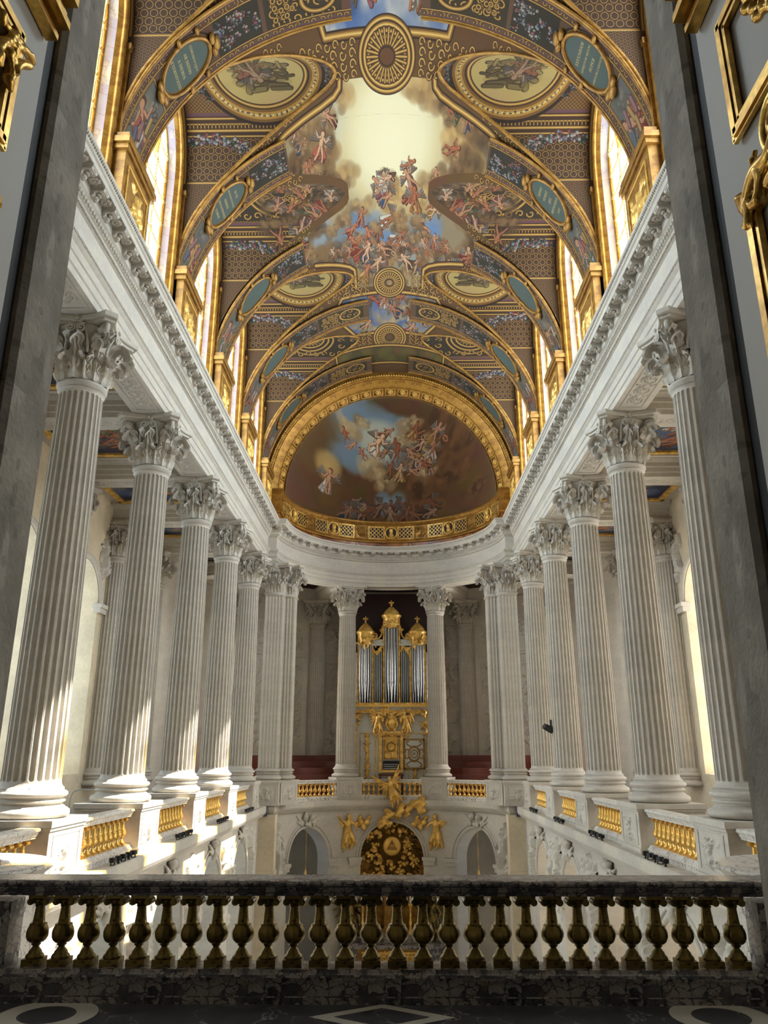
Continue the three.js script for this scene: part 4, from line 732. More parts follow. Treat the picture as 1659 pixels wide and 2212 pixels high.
// ---------------------------------------------------------------- apse: archivolt, half dome, gilt frieze, marble band
{
  const rot = (pr, nphi = 48, a0 = 0, a1 = PI) => grid(pr.length - 1, nphi, (u, v) => { const [r, d] = pr[Math.round(u * (pr.length - 1))], a = mix(a0, a1, v); return [r * cos(a), VY + r * sin(a), -d]; });
  const a = structure('trim_apse_arch', toCreasedNormals(metric(rot([[5.3, 28.9], [5.02, 28.92], [5.0, 28.86], [4.95, 28.84], [4.9, 28.86], [4.88, 28.92], [4.84, 28.94], [4.8, 28.92], [4.76, 28.96], [4.62, 29.12], [4.56, 29.2], [4.54, 29.2], [4.52, 29.24], [4.4, 29.62], [4.36, 29.64], [4.3, 29.66]].map(([r, d]) => [r + 0.06, d + 0.65]))), 0.6), M.goldOld, 'gilt arch with coffered band framing the apse painting', 'arch');
  for (let i = 0; i < 27; i++) {
    const t = (i + 0.5) / 27 * PI, g = [new THREE.TorusGeometry(0.1, 0.025, 5, 14).scale(1, 1, 1), new THREE.TorusGeometry(0.045, 0.02, 5, 10), ball(0.025, 0, 0, 0.01)]; for (const q of [-1, 1]) g.push(box(0.03, 0.36, 0.03, q * 0.2, 0, 0), box(0.4, 0.03, 0.03, 0, q * 0.17, 0));
    const r = 4.52, o = mesh('coffer', join(g), M.gold, a); mesh('coffer_ground', box(0.37, 0.31, 0.012, 0, 0, -0.005), M.brown, o); const n = V(-cos(t), -sin(t), 0.35).normalize(), up = V(0, 0, 1), tx = V().crossVectors(up, n).normalize(), ty = V().crossVectors(n, tx);
    o.matrix.makeBasis(tx, ty, n); o.matrix.setPosition(r * cos(t), VY + r * sin(t), -30.07); o.matrix.decompose(o.position, o.quaternion, o.scale);
  }
  const beads = []; for (let i = 0; i < 150; i++) { const t = (i + 0.5) / 150 * PI; beads.push(ball(0.035, 5.01 * cos(t), VY + 5.01 * sin(t), -29.48, 1, 1, 0.7, 6, 4)); } const bd = mesh('gilt_beading', join(beads), M.gold, a); bd.userData.kind = 'stuff';
  tag(mesh('ceiling_conch', grid(48, 24, (u, v) => { const ph = PI * u, th = v * PI / 2, r = 4.37, x = -r * cos(ph) * cos(th), y = r * sin(th); return [x, VY + y, -(30.2 + r * sin(ph) * cos(th)), 0.5 + x / 8.8, 0.02 + 0.98 * th / (PI / 2)]; }), M.conch, null, false), 'half dome painted with a clouded sky and floating figures', 'mural', null, 'structure');
  // marble band and gilt frieze, with a short return to the nave
  const rp = (r) => [[-5.0, 29.5], [-5.0, 29.75], [-4.5, 29.75], ...arcPath(r, PI - 0.01, 0.01, 48), [4.5, 29.75], [5.0, 29.75], [5.0, 29.5]];
  structure('trim_marble_band', sweep(rp(4.5), [[-0.3, 10.8], [0.02, 10.8], [0.02, 11.16], [-0.3, 11.16]], false), M.brown, 'reddish brown marble band above the apse cornice', 'trim');
  const f = structure('trim_gilt_frieze', sweep(rp(4.5), [[-0.3, 11.1], [0.1, 11.1], [0.12, 11.16], [0.07, 11.22], [0.03, 11.24], [0.03, 11.9], [0.06, 11.93], [0.1, 11.97], [0.14, 12.02], [0.14, 12.08], [0.1, 12.12], [-0.3, 12.12]], false), M.goldOld, 'gilt frieze with lattice panels and medallions under the apse painting', 'frieze');
  const bend = (g, a) => { const p = g.attributes.position, r = 4.47; for (let i = 0; i < p.count; i++) { const b = a - p.getX(i) / r, q = r - p.getZ(i); p.setXYZ(i, q * cos(b), p.getY(i), -(AC + q * sin(b))); } g.computeVertexNormals(); return g; };
  const lattice = (w) => { const g = []; for (const q of [-1, 1]) g.push(new THREE.BoxGeometry(w, 0.035, 0.03, 8, 1, 1).translate(0, 11.57 + q * 0.28, 0.015), box(0.035, 0.56, 0.03, q * w / 2, 11.57, 0.015)); const n = Math.round(w / 0.17); for (let i = 0; i < n; i++) for (const q of [-1, 1]) for (let j = 0; j < 3; j++) { const b = box(0.022, 0.24, 0.025, 0, 0, 0); b.rotateZ(q * 0.73).translate(-w / 2 + (i + 0.5) * w / n, 11.57 + (j - 1) * 0.18, 0.012); g.push(b); } return join(g); };
  const roundel = () => { const g = [new THREE.TorusGeometry(0.27, 0.035, 6, 28).translate(0, 11.57, 0.03), solid([[0, 0.08, 0.03, 0, 0.1, 0.04, 0.1, 0.1], [0, 0, 0.02, 0.01, -0.12, 0.01, 0.06, 0.13], [0.05, 0.03, 0.07, 0.06, 0.02, 0.08, 0.03, 0.03], [-0.04, 0.16, 0.03, 0.05, 0.17, 0.03, 0.05, 0.05]], 20, 0.03).translate(0, 11.57, 0.02)]; return join(g); };
  const block = (seed) => { const R = rng(seed), g = [carve(0.46, 0.5, scrolls(R, 0.44, 0.48, 9, 0.035, 0.05), 0.03).translate(0, 11.57, 0.005)]; for (const q of [-1, 1]) g.push(box(0.56, 0.04, 0.04, 0, 11.57 + q * 0.29, 0.02), box(0.04, 0.58, 0.04, q * 0.27, 11.57, 0.02)); return join(g); };
  const lay = [['lattice_panel', 0, -0.66, 0.66], ['medallion', 0, 0], ['lattice_panel', 0, 0.66, 0.66], ['relief_block', -1.36], ['relief_block', 1.36]];
  const put1 = (kind, s, w) => { const o = mesh(kind, bend(kind === 'medallion' ? roundel() : kind === 'lattice_panel' ? lattice(w) : block(s * 10 + 99 | 0), PI / 2 + s / 4.47), kind === 'relief_block' ? M.goldDull : M.gold, f); if (kind !== 'relief_block') mesh('panel_ground', bend(kind === 'medallion' ? new THREE.CircleGeometry(0.25, 24).translate(0, 11.57, 0.006) : new THREE.BoxGeometry(w, 0.54, 0.006, 8, 1, 1).translate(0, 11.57, 0.003), PI / 2 + s / 4.47), M.umber, o); };
  for (const [c0] of [[0], [2.8], [-2.8], [5.4], [-5.4]]) { put1('medallion', c0); for (const q of [-1, 1]) { put1('lattice_panel', c0 + q * 0.68, 0.72); } }
  for (const c0 of [1.38, -1.38, 4.12, -4.12, 6.6, -6.6]) put1('relief_block', c0);
}

// ---------------------------------------------------------------- doorway in front: stone jambs, wall, vestibule
{
  const jl = structure('trim_jamb_left', join([bbox(0.32, 9, 0.45, -1.84 - 0.16, 4.5, -3.775, 0.03), box(3.2, 9, 0.42, -3.75, 4.5, -3.84)]), M.jamb, 'rough grey stone jamb, darkened for shade, of the doorway beside the sunlit gallery', 'door jamb');
  const jr = structure('trim_jamb_right', join([bbox(0.32, 9, 0.45, 1.82 + 0.16, 4.5, -3.775, 0.03), box(3.2, 9, 0.42, 3.73, 4.5, -3.84)]), M.jamb, 'rough grey stone jamb, darkened for shade, of the doorway beside the shaded gallery', 'door jamb');
  structure('wall_front', join([box(18.6, 8.6, 0.42, 0, 13.2, -3.84), box(3.7, 9, 0.42, -7.2, 4.5, -3.84), box(3.7, 9, 0.42, 7.2, 4.5, -3.84), box(18.6, 7.3, 0.5, 0, -3.85, -6.6), ...[-1, 1].map((s) => box(0.2, 6.8, PHW * 2 + 0.1, s * XW, 13.9, -BAYS[0]))]), M.stone, 'stone end wall above the royal doorway', 'wall');
  const v = structure('wall_vestibule', join([box(0.3, 9, 9.5, -5.2, 4.5, 1.1), box(0.3, 9, 9.5, 5.2, 4.5, 1.1), box(10.7, 9, 0.3, 0, 4.5, 5.9)]), M.paint, 'pale wall of the vestibule around the doorway', 'wall');
  structure('ceiling_vestibule', box(10.8, 0.3, 10, 0, 9.15, 1.1), M.paint, 'plain pale ceiling of the vestibule', 'ceiling');
}

// ---------------------------------------------------------------- fluted columns with leafy capitals
function flutedShaft(rb, rt, h, n = 24) {
  const at = [0, 0.12, 0.17, 0.26, 0.38, 0.5, 0.62, 0.74, 0.83, 0.88], hw = 0.05, y0 = 0.09, y1 = h - 0.07, ys = [0, 0.03, 0.07, y0];
  for (const e of [0.02, 0.05, 0.1, 0.16, 0.25, 0.4, 0.6, 1]) ys.push(y0 + hw * e);
  for (let i = 1; i < 7; i++) ys.push(mix(y0 + hw, y1 - hw, i / 7));
  for (const e of [1, 0.6, 0.4, 0.25, 0.16, 0.1, 0.05, 0.02, 0]) ys.push(y1 - hw * e);
  ys.push(h - 0.03, h);
  const na = n * at.length;
  const g = grid(na, ys.length - 1, (u, v) => {
    const j = Math.round(v * (ys.length - 1)), y = ys[j], i = Math.round(u * na) % na, c = Math.floor(i / at.length), f = at[i % at.length], a = (c + f) / n * PI * 2, t = (f - 0.5) / 0.38;
    let r = mix(rb, rt, Math.pow(y / h, 1.6));
    r += 0.05 * Math.pow(1 - clamp(y / 0.07, 0, 1), 2) + 0.03 * Math.pow(1 - clamp((h - y) / 0.05, 0, 1), 2);
    const e = clamp(Math.min(y - y0, y1 - y) / hw, 0, 1), q = 1 - t * t - (1 - e) ** 2;
    if (Math.abs(t) < 1 && q > 0) r -= 0.052 * r / rb * Math.sqrt(q);
    return [r * sin(a), y, r * cos(a)];
  });
  return toCreasedNormals(g, 0.75);
}
// attic base, 0.42 m high
const baseProfile = (r) => [[r + 0.06, 0], [r + 0.14, 0.015], [r + 0.165, 0.06], [r + 0.155, 0.11], [r + 0.11, 0.14], [r + 0.085, 0.145], [r + 0.085, 0.16], [r + 0.045, 0.18], [r + 0.04, 0.205], [r + 0.075, 0.22], [r + 0.09, 0.235], [r + 0.075, 0.25], [r + 0.05, 0.262], [r + 0.055, 0.285], [r + 0.085, 0.295], [r + 0.11, 0.32], [r + 0.11, 0.35], [r + 0.085, 0.375], [r + 0.05, 0.385], [r + 0.05, 0.42], [r - 0.1, 0.42]];
// an acanthus leaf rising along +y and curling out along +z; w width, h height
function acanthus(w, h, bend = 2.9, nu = 14, nv = 28) {
  const L = h * 1.55, cy = [0], cz = [0], an = [0.06];
  for (let i = 1; i <= nv; i++) { const v = i / nv, a = 0.13 + bend * Math.pow(smooth(0.52, 1.02, v), 1.15), ds = L / nv; cy.push(cy[i - 1] + cos(a) * ds); cz.push(cz[i - 1] + sin(a) * ds); an.push(a); }
  return toCreasedNormals(grid(nu, nv, (u, v) => {
    const i = Math.round(v * nv), q = u * 2 - 1, lobe = 1 - 0.5 * Math.pow(Math.abs(cos(v * PI * 5 + 0.2 * Math.abs(q))), 2.2) * smooth(0.08, 0.25, v);
    const ww = w / 2 * (0.72 + 0.42 * sin(PI * Math.pow(v, 0.7))) * (1 - 0.45 * smooth(0.86, 1, v)) * lobe;
    const lift = -0.2 * w * q * q + 0.07 * w * cos(q * PI * 4 + v * 3 * Math.abs(q)) * smooth(0.05, 0.3, v) + 0.1 * w * Math.exp(-q * q * 40) + 0.05 * w * Math.abs(q) * sin(v * PI * 10);
    return [q * ww, cy[i] - sin(an[i]) * lift, cz[i] + cos(an[i]) * lift];
  }), 1.0);
}
function spiral(r0, turns, rad, n = 40, a0 = PI / 2, dir = 1) { // flat spiral in xy, closing on the origin
  return tube(Array.from({ length: n + 1 }, (_, i) => { const t = i / n, a = a0 + dir * t * turns * 2 * PI, r = r0 * Math.pow(1 - t, 0.8) + 0.004; return V(r * cos(a), r * sin(a), 0.02 * t); }), rad, n, 5);
}
// pieces of a capital 1.04 m high on a shaft of top radius r
function capitalPieces(r) {
  const P = {};
  P.bell = lathe([[r - 0.02, 0], [r - 0.05, 0.25], [r - 0.02, 0.55], [r + 0.07, 0.75], [r + 0.13, 0.86], [r + 0.14, 0.9], [0.02, 0.9]], 24);
  P.low = acanthus(0.27, 0.33, 3.2).translate(0, 0, r - 0.005);
  P.high = acanthus(0.28, 0.6, 3.2).translate(0, 0, r + 0.005);
  const S = new THREE.Shape(), hw = 0.56, cr = 0.09;
  const corners = [0, 1, 2, 3].map((k) => k * PI / 2 + PI / 4), D = hw * Math.SQRT2;
  corners.forEach((a, k) => { const px = D * cos(a), py = D * sin(a), tx = -sin(a) * cr, ty = cos(a) * cr; if (!k) S.moveTo(px - tx, py - ty); S.lineTo(px + tx, py + ty); const b = corners[(k + 1) % 4], qx = D * cos(b) + sin(b) * cr, qy = D * sin(b) - cos(b) * cr, m = (a + b + (k === 3 ? 2 * PI : 0)) / 2; S.quadraticCurveTo(cos(m) * 0.32, sin(m) * 0.32, qx, qy); });
  P.abacus = join([new THREE.ExtrudeGeometry(S, { depth: 0.06, bevelEnabled: true, bevelSize: 0.02, bevelThickness: 0.02, bevelSegments: 2, curveSegments: 12 }).rotateX(-PI / 2).translate(0, 0.96, 0), new THREE.ExtrudeGeometry(S, { depth: 0.05, bevelEnabled: false, curveSegments: 12 }).scale(0.94, 0.94, 1).rotateX(-PI / 2).translate(0, 0.89, 0)]);
  const petals = [ball(0.035, 0, 0, 0.03, 1, 1, 1, 7, 5)]; for (let i = 0; i < 7; i++) { const a = i / 7 * 6.283; petals.push(ball(0.045, 0.062 * cos(a), 0.062 * sin(a), 0, 1.05, 1.05, 0.7, 7, 5)); } P.flower = join(petals).translate(0, 0.965, 0.47);
  // corner volute in the diagonal plane: stalk and spiral, with a leaf under it
  const vol = join([spiral(0.115, 2.1, 0.03, 44, PI * 0.75, -1).translate(0.6, 0.8, 0), tube([V(r + 0.02, 0.42, 0), V(r + 0.06, 0.62, 0), V(r + 0.16, 0.82, 0), V(0.6 - 0.08, 0.885, 0)], 0.032, 14, 5), new THREE.CylinderGeometry(0.09, 0.09, 0.05, 14).rotateX(PI / 2).translate(0.6, 0.8, 0)]).scale(1, 1, 1.5);
  P.volute = join([vol.rotateY(-PI / 2), acanthus(0.26, 0.3, 2.6, 8, 12).rotateX(0.5).translate(0, 0.48, r + 0.08)]);   // along +z
  P.helix = join([-1, 1].map((k) => join([spiral(0.075, 1.9, 0.02, 32, PI * (k > 0 ? 0.25 : 0.75), k).translate(k * 0.085, 0.8, r + 0.13), tube([V(k * 0.17, 0.42, r + 0.02), V(k * 0.17, 0.6, r + 0.04), V(k * 0.15, 0.76, r + 0.1), V(k * 0.1, 0.87, r + 0.13)], 0.022, 12, 5)])));
  for (const k of Object.keys(P)) P[k] = metric(P[k]);
  return P;
}
const RB = 0.425, RT = 0.365, SH = 6.48;        // shaft radii and height
const CAP = capitalPieces(RT), capY = 0.42 + SH + 0.14;
const G_BASE = metric(lathe(baseProfile(RB), 40)), G_SHAFT = metric(flutedShaft(RB, RT, SH)), G_NECK = metric(lathe([[RT, 0], [RT + 0.03, 0.02], [RT + 0.035, 0.05], [RT + 0.055, 0.07], [RT + 0.06, 0.1], [RT + 0.045, 0.125], [RT, 0.14]], 36));
for (const k of Object.keys(CAP)) CAP[k].scale(1.1, 1.1, 1.1);
const capJobs = [];      // [geometry, part name, yaw]
for (let i = 0; i < 8; i++) { capJobs.push([CAP.low, 'leaf', i * PI / 4 + PI / 8], [CAP.high, 'leaf', i * PI / 4]); }
for (let i = 0; i < 4; i++) { capJobs.push([CAP.volute, 'volute', i * PI / 2 + PI / 4], [CAP.helix, 'helix', i * PI / 2], [CAP.flower, 'flower', i * PI / 2]); }
capJobs.push([CAP.bell, 'bell', 0], [CAP.abacus, 'abacus', 0]);
const G_CAP = join(capJobs.map(([g, , a]) => g.clone().rotateY(a)));
function part(name, g, m, parent, y = 0, ry = 0) { const o = new THREE.Mesh(g, m); o.name = name; o.position.y = y; o.rotation.y = ry; parent.add(o); return o; }
function column(x, d, y, label, group, fine = true, turn = 0) {
  const c = thing('fluted_column', label, 'column', group, 'thing');
  put(c, x, y, -d, turn);
  part('base', G_BASE, M.stone, c); part('shaft', G_SHAFT, M.stone, c, 0.42); part('necking', G_NECK, M.stone, c, 0.42 + SH);
  if (fine) { const k = new THREE.Group(); k.name = 'capital'; k.position.y = capY; c.add(k); for (const [g, n, a] of capJobs) part(n, g, M.stone, k, 0, a); } else part('capital', G_CAP, M.stone, c, capY);
  return c;
}
for (const s of [-1, 1]) COLS.slice(1).forEach((d, i) => column(s * W, d, BASE, `fluted stone column with acanthus capital, ${ORD[i]} from the doorway along the ${SIDE[s]} gallery`, 'nave columns', i < 4));
for (const s of [-1, 1]) column(s * 1.97, AC + 4.6, BASE, `fluted stone column with acanthus capital on the apse, ${s < 0 ? 'toward the sunlit side of' : 'toward the shaded side of'} the organ`, 'apse columns', true, s * -0.41);
// engaged half columns on the outer walls
for (const s of [-1, 1]) COLS.slice(1).forEach((d, i) => column(s * (AISLE - 0.12), d, BASE, `fluted half column against the outer wall, ${ORD[i]} from the doorway, ${SIDE[s]} gallery`, 'wall half columns', false));
for (const g of [40, 66, 114, 140]) { const a = g / 180 * PI; column((AISLE - 0.12) * cos(a), AC + (AISLE - 0.12) * sin(a), BASE, `fluted half column on the curved apse wall, ${g === 66 || g === 114 ? 'nearer the organ' : 'farther from the organ'}, ${g < 90 ? 'shaded' : 'sunlit'} side`, 'apse wall half columns', false); }
// square fluted piers where the nave meets the apse
function flutedPier(w, h) {
  const pts = [], n = 5, m = 0.05;
  for (let f = 0; f < 4; f++) for (let i = 0; i < n; i++) for (let k = 0; k <= 6; k++) { const c = w - 2 * m, cell = c / n, x = -w / 2 + m + cell * (i + 0.12 + 0.76 * k / 6), dp = 0.035 * Math.sqrt(Math.max(0, 1 - (k / 3 - 1) ** 2)), a = f * PI / 2, X = x, Y = w / 2 - dp; pts.push(new THREE.Vector2(X * cos(a) + Y * sin(a), -X * sin(a) + Y * cos(a))); if (i === n - 1 && k === 6) { const cx = w / 2, cy = w / 2; pts.push(new THREE.Vector2(cx * cos(a) + cy * sin(a), -cx * sin(a) + cy * cos(a))); } }
  return new THREE.ExtrudeGeometry(new THREE.Shape(pts), { depth: h, bevelEnabled: false }).rotateX(-PI / 2);
}
{
  const w = 0.72, sh = metric(flutedPier(w, SH)), ring4 = (pr) => lathe(pr.map(([r, y]) => [r * Math.SQRT2, y]), 4).rotateY(PI / 4), bs = metric(ring4(baseProfile(w / 2).map(([r, y]) => [Math.max(0.05, r - 0.02), y]))), nk = metric(ring4([[w / 2, 0], [w / 2 + 0.03, 0.03], [w / 2 + 0.05, 0.09], [w / 2 + 0.03, 0.14], [w / 2, 0.14]]));
  const lv = []; for (let f = 0; f < 4; f++) { for (const x of [-0.24, 0, 0.24]) lv.push(acanthus(0.24, 0.34, 2.9, 8, 14).translate(x, 0, w / 2).rotateY(f * PI / 2)); for (const x of [-0.13, 0.13]) lv.push(acanthus(0.25, 0.62, 2.9, 8, 14).translate(x, 0, w / 2).rotateY(f * PI / 2)); lv.push(CAP.helix.clone().translate(0, 0, w / 2 - RT).rotateY(f * PI / 2), CAP.flower.clone().translate(0, 0, 0.02).rotateY(f * PI / 2), CAP.volute.clone().translate(0, 0, 0.1).rotateY(f * PI / 2 + PI / 4)); }
  lv.push(box(w, 1.0, w, 0, 0.5, 0), CAP.abacus.clone().scale(1.0, 1, 1.0)); const cp = metric(join(lv));
  for (const s of [-1, 1]) for (const [x, d, what] of [[4.6, 30.5, 'outer'], [4.2, 30.92, 'inner']]) {
    const c = thing('fluted_pier', `square fluted stone pier, ${what} of the pair at the ${SIDE[s]} apse corner`, 'pier', 'apse corner piers', 'thing'); put(c, s * x, BASE, -d);
    part('base', bs, M.stone, c); part('shaft', sh, M.stone, c, 0.42); part('necking', nk, M.stone, c, 0.42 + SH); part('capital', cp, M.stone, c, capY);
  }
}

// ---------------------------------------------------------------- pedestals and balustrades of the galleries
function balusterGeo(seg = 12, leaf = true) {   // 0.53 m high: square foot, bell, leafy bulb, tapering neck, scrolled head
  const g = [box(0.145, 0.05, 0.145, 0, 0.025, 0)];
  g.push(lathe([[0.066, 0.05], [0.07, 0.062], [0.064, 0.075], [0.052, 0.085], [0.048, 0.1], [0.034, 0.118], [0.024, 0.13], [0.026, 0.142], [0.036, 0.146], [0.036, 0.154], [0.03, 0.16]], seg));
  const body = lathe([[0.03, 0.158], [0.052, 0.166], [0.072, 0.185], [0.084, 0.212], [0.085, 0.24], [0.077, 0.268], [0.064, 0.29], [0.068, 0.298], [0.06, 0.304], [0.048, 0.308], [0.043, 0.34], [0.038, 0.39], [0.035, 0.43], [0.041, 0.436], [0.041, 0.446], [0.034, 0.45]], leaf ? 24 : seg);
  if (leaf) { const p = body.attributes.position; for (let i = 0; i < p.count; i++) { const y = p.getY(i); if (y > 0.165 && y < 0.3) { const a = Math.atan2(p.getZ(i), p.getX(i)), k = 1 + 0.05 * cos(a * 8); p.setX(i, p.getX(i) * k); p.setZ(i, p.getZ(i) * k); } } body.computeVertexNormals(); }
  g.push(body, lathe([[0.034, 0.448], [0.06, 0.46], [0.066, 0.48], [0.06, 0.497], [0.02, 0.5]], seg), box(0.145, 0.03, 0.145, 0, 0.515, 0));
  for (const k of [-1, 1]) g.push(new THREE.CylinderGeometry(0.028, 0.028, 0.12, 10).rotateX(PI / 2).translate(k * 0.06, 0.474, 0), new THREE.CylinderGeometry(0.012, 0.012, 0.13, 8).rotateX(PI / 2).translate(k * 0.06, 0.474, 0));
  return metric(join(g));
}
const G_BAL = balusterGeo(10, false), G_BALF = balusterGeo(16, true);
const railProfile = (h, w, k = 1) => railP(h, w).map(([o, y]) => [o, h + (y - h) * k]);
const railP = (h, w) => [[-w, h - 0.14], [w, h - 0.14], [w, h - 0.115], [w + 0.015, h - 0.105], [w + 0.02, h - 0.085], [w + 0.03, h - 0.07], [w + 0.03, h - 0.06], [w + 0.055, h - 0.045], [w + 0.06, h - 0.025], [w + 0.05, h - 0.006], [w + 0.03, h], [-w - 0.03, h], [-w - 0.05, h - 0.006], [-w - 0.06, h - 0.025], [-w - 0.055, h - 0.045], [-w - 0.03, h - 0.06], [-w - 0.03, h - 0.07], [-w - 0.02, h - 0.085], [-w - 0.015, h - 0.105], [-w, h - 0.115], [-w, h - 0.14]];
const plinthProfile = (h, w) => [[-w - 0.03, 0], [w + 0.03, 0], [w + 0.03, h - 0.1], [w + 0.05, h - 0.085], [w + 0.05, h - 0.06], [w + 0.02, h - 0.045], [w + 0.02, h - 0.03], [w, h - 0.015], [w, h], [-w, h], [-w, h - 0.015], [-w - 0.02, h - 0.03], [-w - 0.02, h - 0.045], [-w - 0.05, h - 0.06], [-w - 0.05, h - 0.085], [-w - 0.03, h - 0.1], [-w - 0.03, 0]];
function balustrade(path, n, label, group, at) {   // path of the centre line, at(t) -> [x, d, yaw]
  const b = thing('balustrade', label, 'balustrade', group);
  mesh('rail', sweep(path, railProfile(0.8, 0.1)), M.veined, b); mesh('plinth', sweep(path, plinthProfile(0.17, 0.11)), M.veined, b);
  for (let i = 0; i < n; i++) { const [x, d, yaw] = at((i + 0.5) / n), o = new THREE.Mesh(G_BAL, M.gilt); o.name = 'baluster'; put(o, x, 0.155, -d, yaw); o.scale.set(0.95, 0.965, 0.95); b.add(o); }
  return b;
}
function pedestal(w, dep, h, seed) {
  const g = [box(w, h - 0.14, dep, 0, (h - 0.14) / 2, 0), box(w + 0.05, 0.1, dep + 0.05, 0, 0.05, 0), box(w + 0.04, 0.05, dep + 0.04, 0, h - 0.115, 0), box(w + 0.08, 0.09, dep + 0.08, 0, h - 0.045, 0)];
  const f = []; for (const q of [-1, 1]) f.push(box(w * 0.78, 0.022, 0.022, 0, 0.42 + q * 0.26, dep / 2), box(0.022, 0.54, 0.022, q * w * 0.38, 0.42, dep / 2));
  const R = rng(seed), s = scrolls(R, w * 0.62, 0.42, 7, 0.03, 0.03); s.push(...figureStrokes(R, (R() - 0.5) * 0.1, 0, 0.4, (R() - 0.5) * 0.5));
  return [join(g), join(f), carve(w * 0.7, 0.5, s, 0.022, 1, true).translate(0, 0.42, dep / 2 + 0.003)];
}
function addPedestal(x, d, yaw, w, dep, label, group, seed) { const p = thing('pedestal', label, 'pedestal', group); put(p, x, 0, -d, yaw); const [a, b, c] = pedestal(w, dep, BASE, seed); mesh('block', a, M.stone, p); mesh('panel_frame', b, M.stone, p); mesh('panel_relief', c, M.stone, p); return p; }
for (const s of [-1, 1]) {
  COLS.slice(1).forEach((d, i) => addPedestal(s * 5.35, d, -s * PI / 2, 1.26, 1.26, `stone pedestal with carved panel under the ${ORD[i]} column from the doorway, ${SIDE[s]} gallery`, 'column pedestals', i * 3 + s + 4));
  BAYS.slice(1).forEach((c, i) => { const x = s * 4.98; balustrade([[x, c - 1.375], [x, c + 1.375]], 11, `gilt balustrade with veined marble rail, ${ORD[i]} from the doorway along the ${SIDE[s]} gallery`, 'gallery balustrades', (t) => [x, mix(c - 1.33, c + 1.33, t), 0]); });
}
for (const s of [-1, 1]) { addPedestal(s * 1.95, AC + 4.55, -s * 0.41, 1.12, 0.95, `stone pedestal under the apse column ${s < 0 ? 'toward the sunlit side' : 'toward the shaded side'}`, 'apse pedestals', 61 + s); addPedestal(s * 4.6, 30.5, 0, 0.92, 0.9, `stone pedestal under the outer corner pier, ${SIDE[s]} side of the apse`, 'apse pedestals', 64 + s); addPedestal(s * 4.16, 30.95, -s * 0.9, 0.86, 0.86, `stone pedestal under the inner corner pier, ${SIDE[s]} side of the apse`, 'apse pedestals', 68 + s); }
{
  const r = 4.62, bal = (a0, a1, n, label) => balustrade(arcPath(r, a0, a1, 14), n, label, 'apse balustrades', (t) => { const a = mix(a0, a1, t); return [r * cos(a), AC + r * sin(a), a - PI / 2]; });
  const aP = Math.atan2(4.55, 1.95), da = 0.6 / 4.9;
  bal(PI - aP - da, aP + da, 12, 'gilt balustrade with marble rail in front of the organ');
  bal(2.72, PI - aP + da, 13, 'gilt balustrade with marble rail between the organ and the sunlit corner of the apse');
  bal(aP - da, PI - 2.72, 13, 'gilt balustrade with marble rail between the organ and the shaded corner of the apse');
}

// ---------------------------------------------------------------- foreground balustrade of the tribune
{
  const b = thing('tribune_balustrade', 'long bronze balustrade with dark veined marble rail in front of the nave', 'balustrade');
  const d = 6.74, path = [[-4.2, d], [4.2, d]];
  mesh('rail', sweep(path, railProfile(0.84, 0.125, 0.82)), M.breccia, b);
  for (const [x0, x1] of [[-4.2, -1.55], [-1.545, 0.15], [0.155, 2.1], [2.105, 4.2]]) mesh('plinth_block', sweep([[x0, d], [x1, d]], [[-0.17, 0], [0.17, 0], [0.17, 0.045], [0.15, 0.05], [0.15, 0.15], [0.165, 0.155], [0.17, 0.175], [0.15, 0.19], [0.14, 0.2], [0.13, 0.222], [-0.13, 0.222], [-0.15, 0.15], [-0.17, 0.045], [-0.17, 0]]), M.breccia, b);
  for (let i = 0; i < 28; i++) { const o = new THREE.Mesh(G_BALF, M.bronze); o.name = 'baluster'; o.position.set(-2.69 + i * 0.2015, 0.222, -d); o.scale.set(1.0, 0.945, 1.0); b.add(o); }
  for (const s of [-1, 1]) mesh('end_block', join([bbox(0.9, 0.46, 0.26, s * 3.32 + (s > 0 ? 0.03 : 0), 0.452, -d, 0.01)]), M.breccia, b);
  // round corner parapets
  for (const s of [-1, 1]) {
    const r = thing('corner_parapet', `rounded veined marble parapet at the ${SIDE[s]} corner of the tribune`, 'parapet', 'corner parapets');
    mesh('parapet_wall', lathe([[0.78, 0], [0.78, 0.7], [0.82, 0.74], [0.87, 0.78], [0.87, 0.81], [0.85, 0.823], [0.5, 0.823], [0.48, 0.81], [0.48, 0.78], [0.54, 0.7], [0.54, 0]], 48).translate(s * 3.92, 0, -7.62), M.veined, r);
  }
}

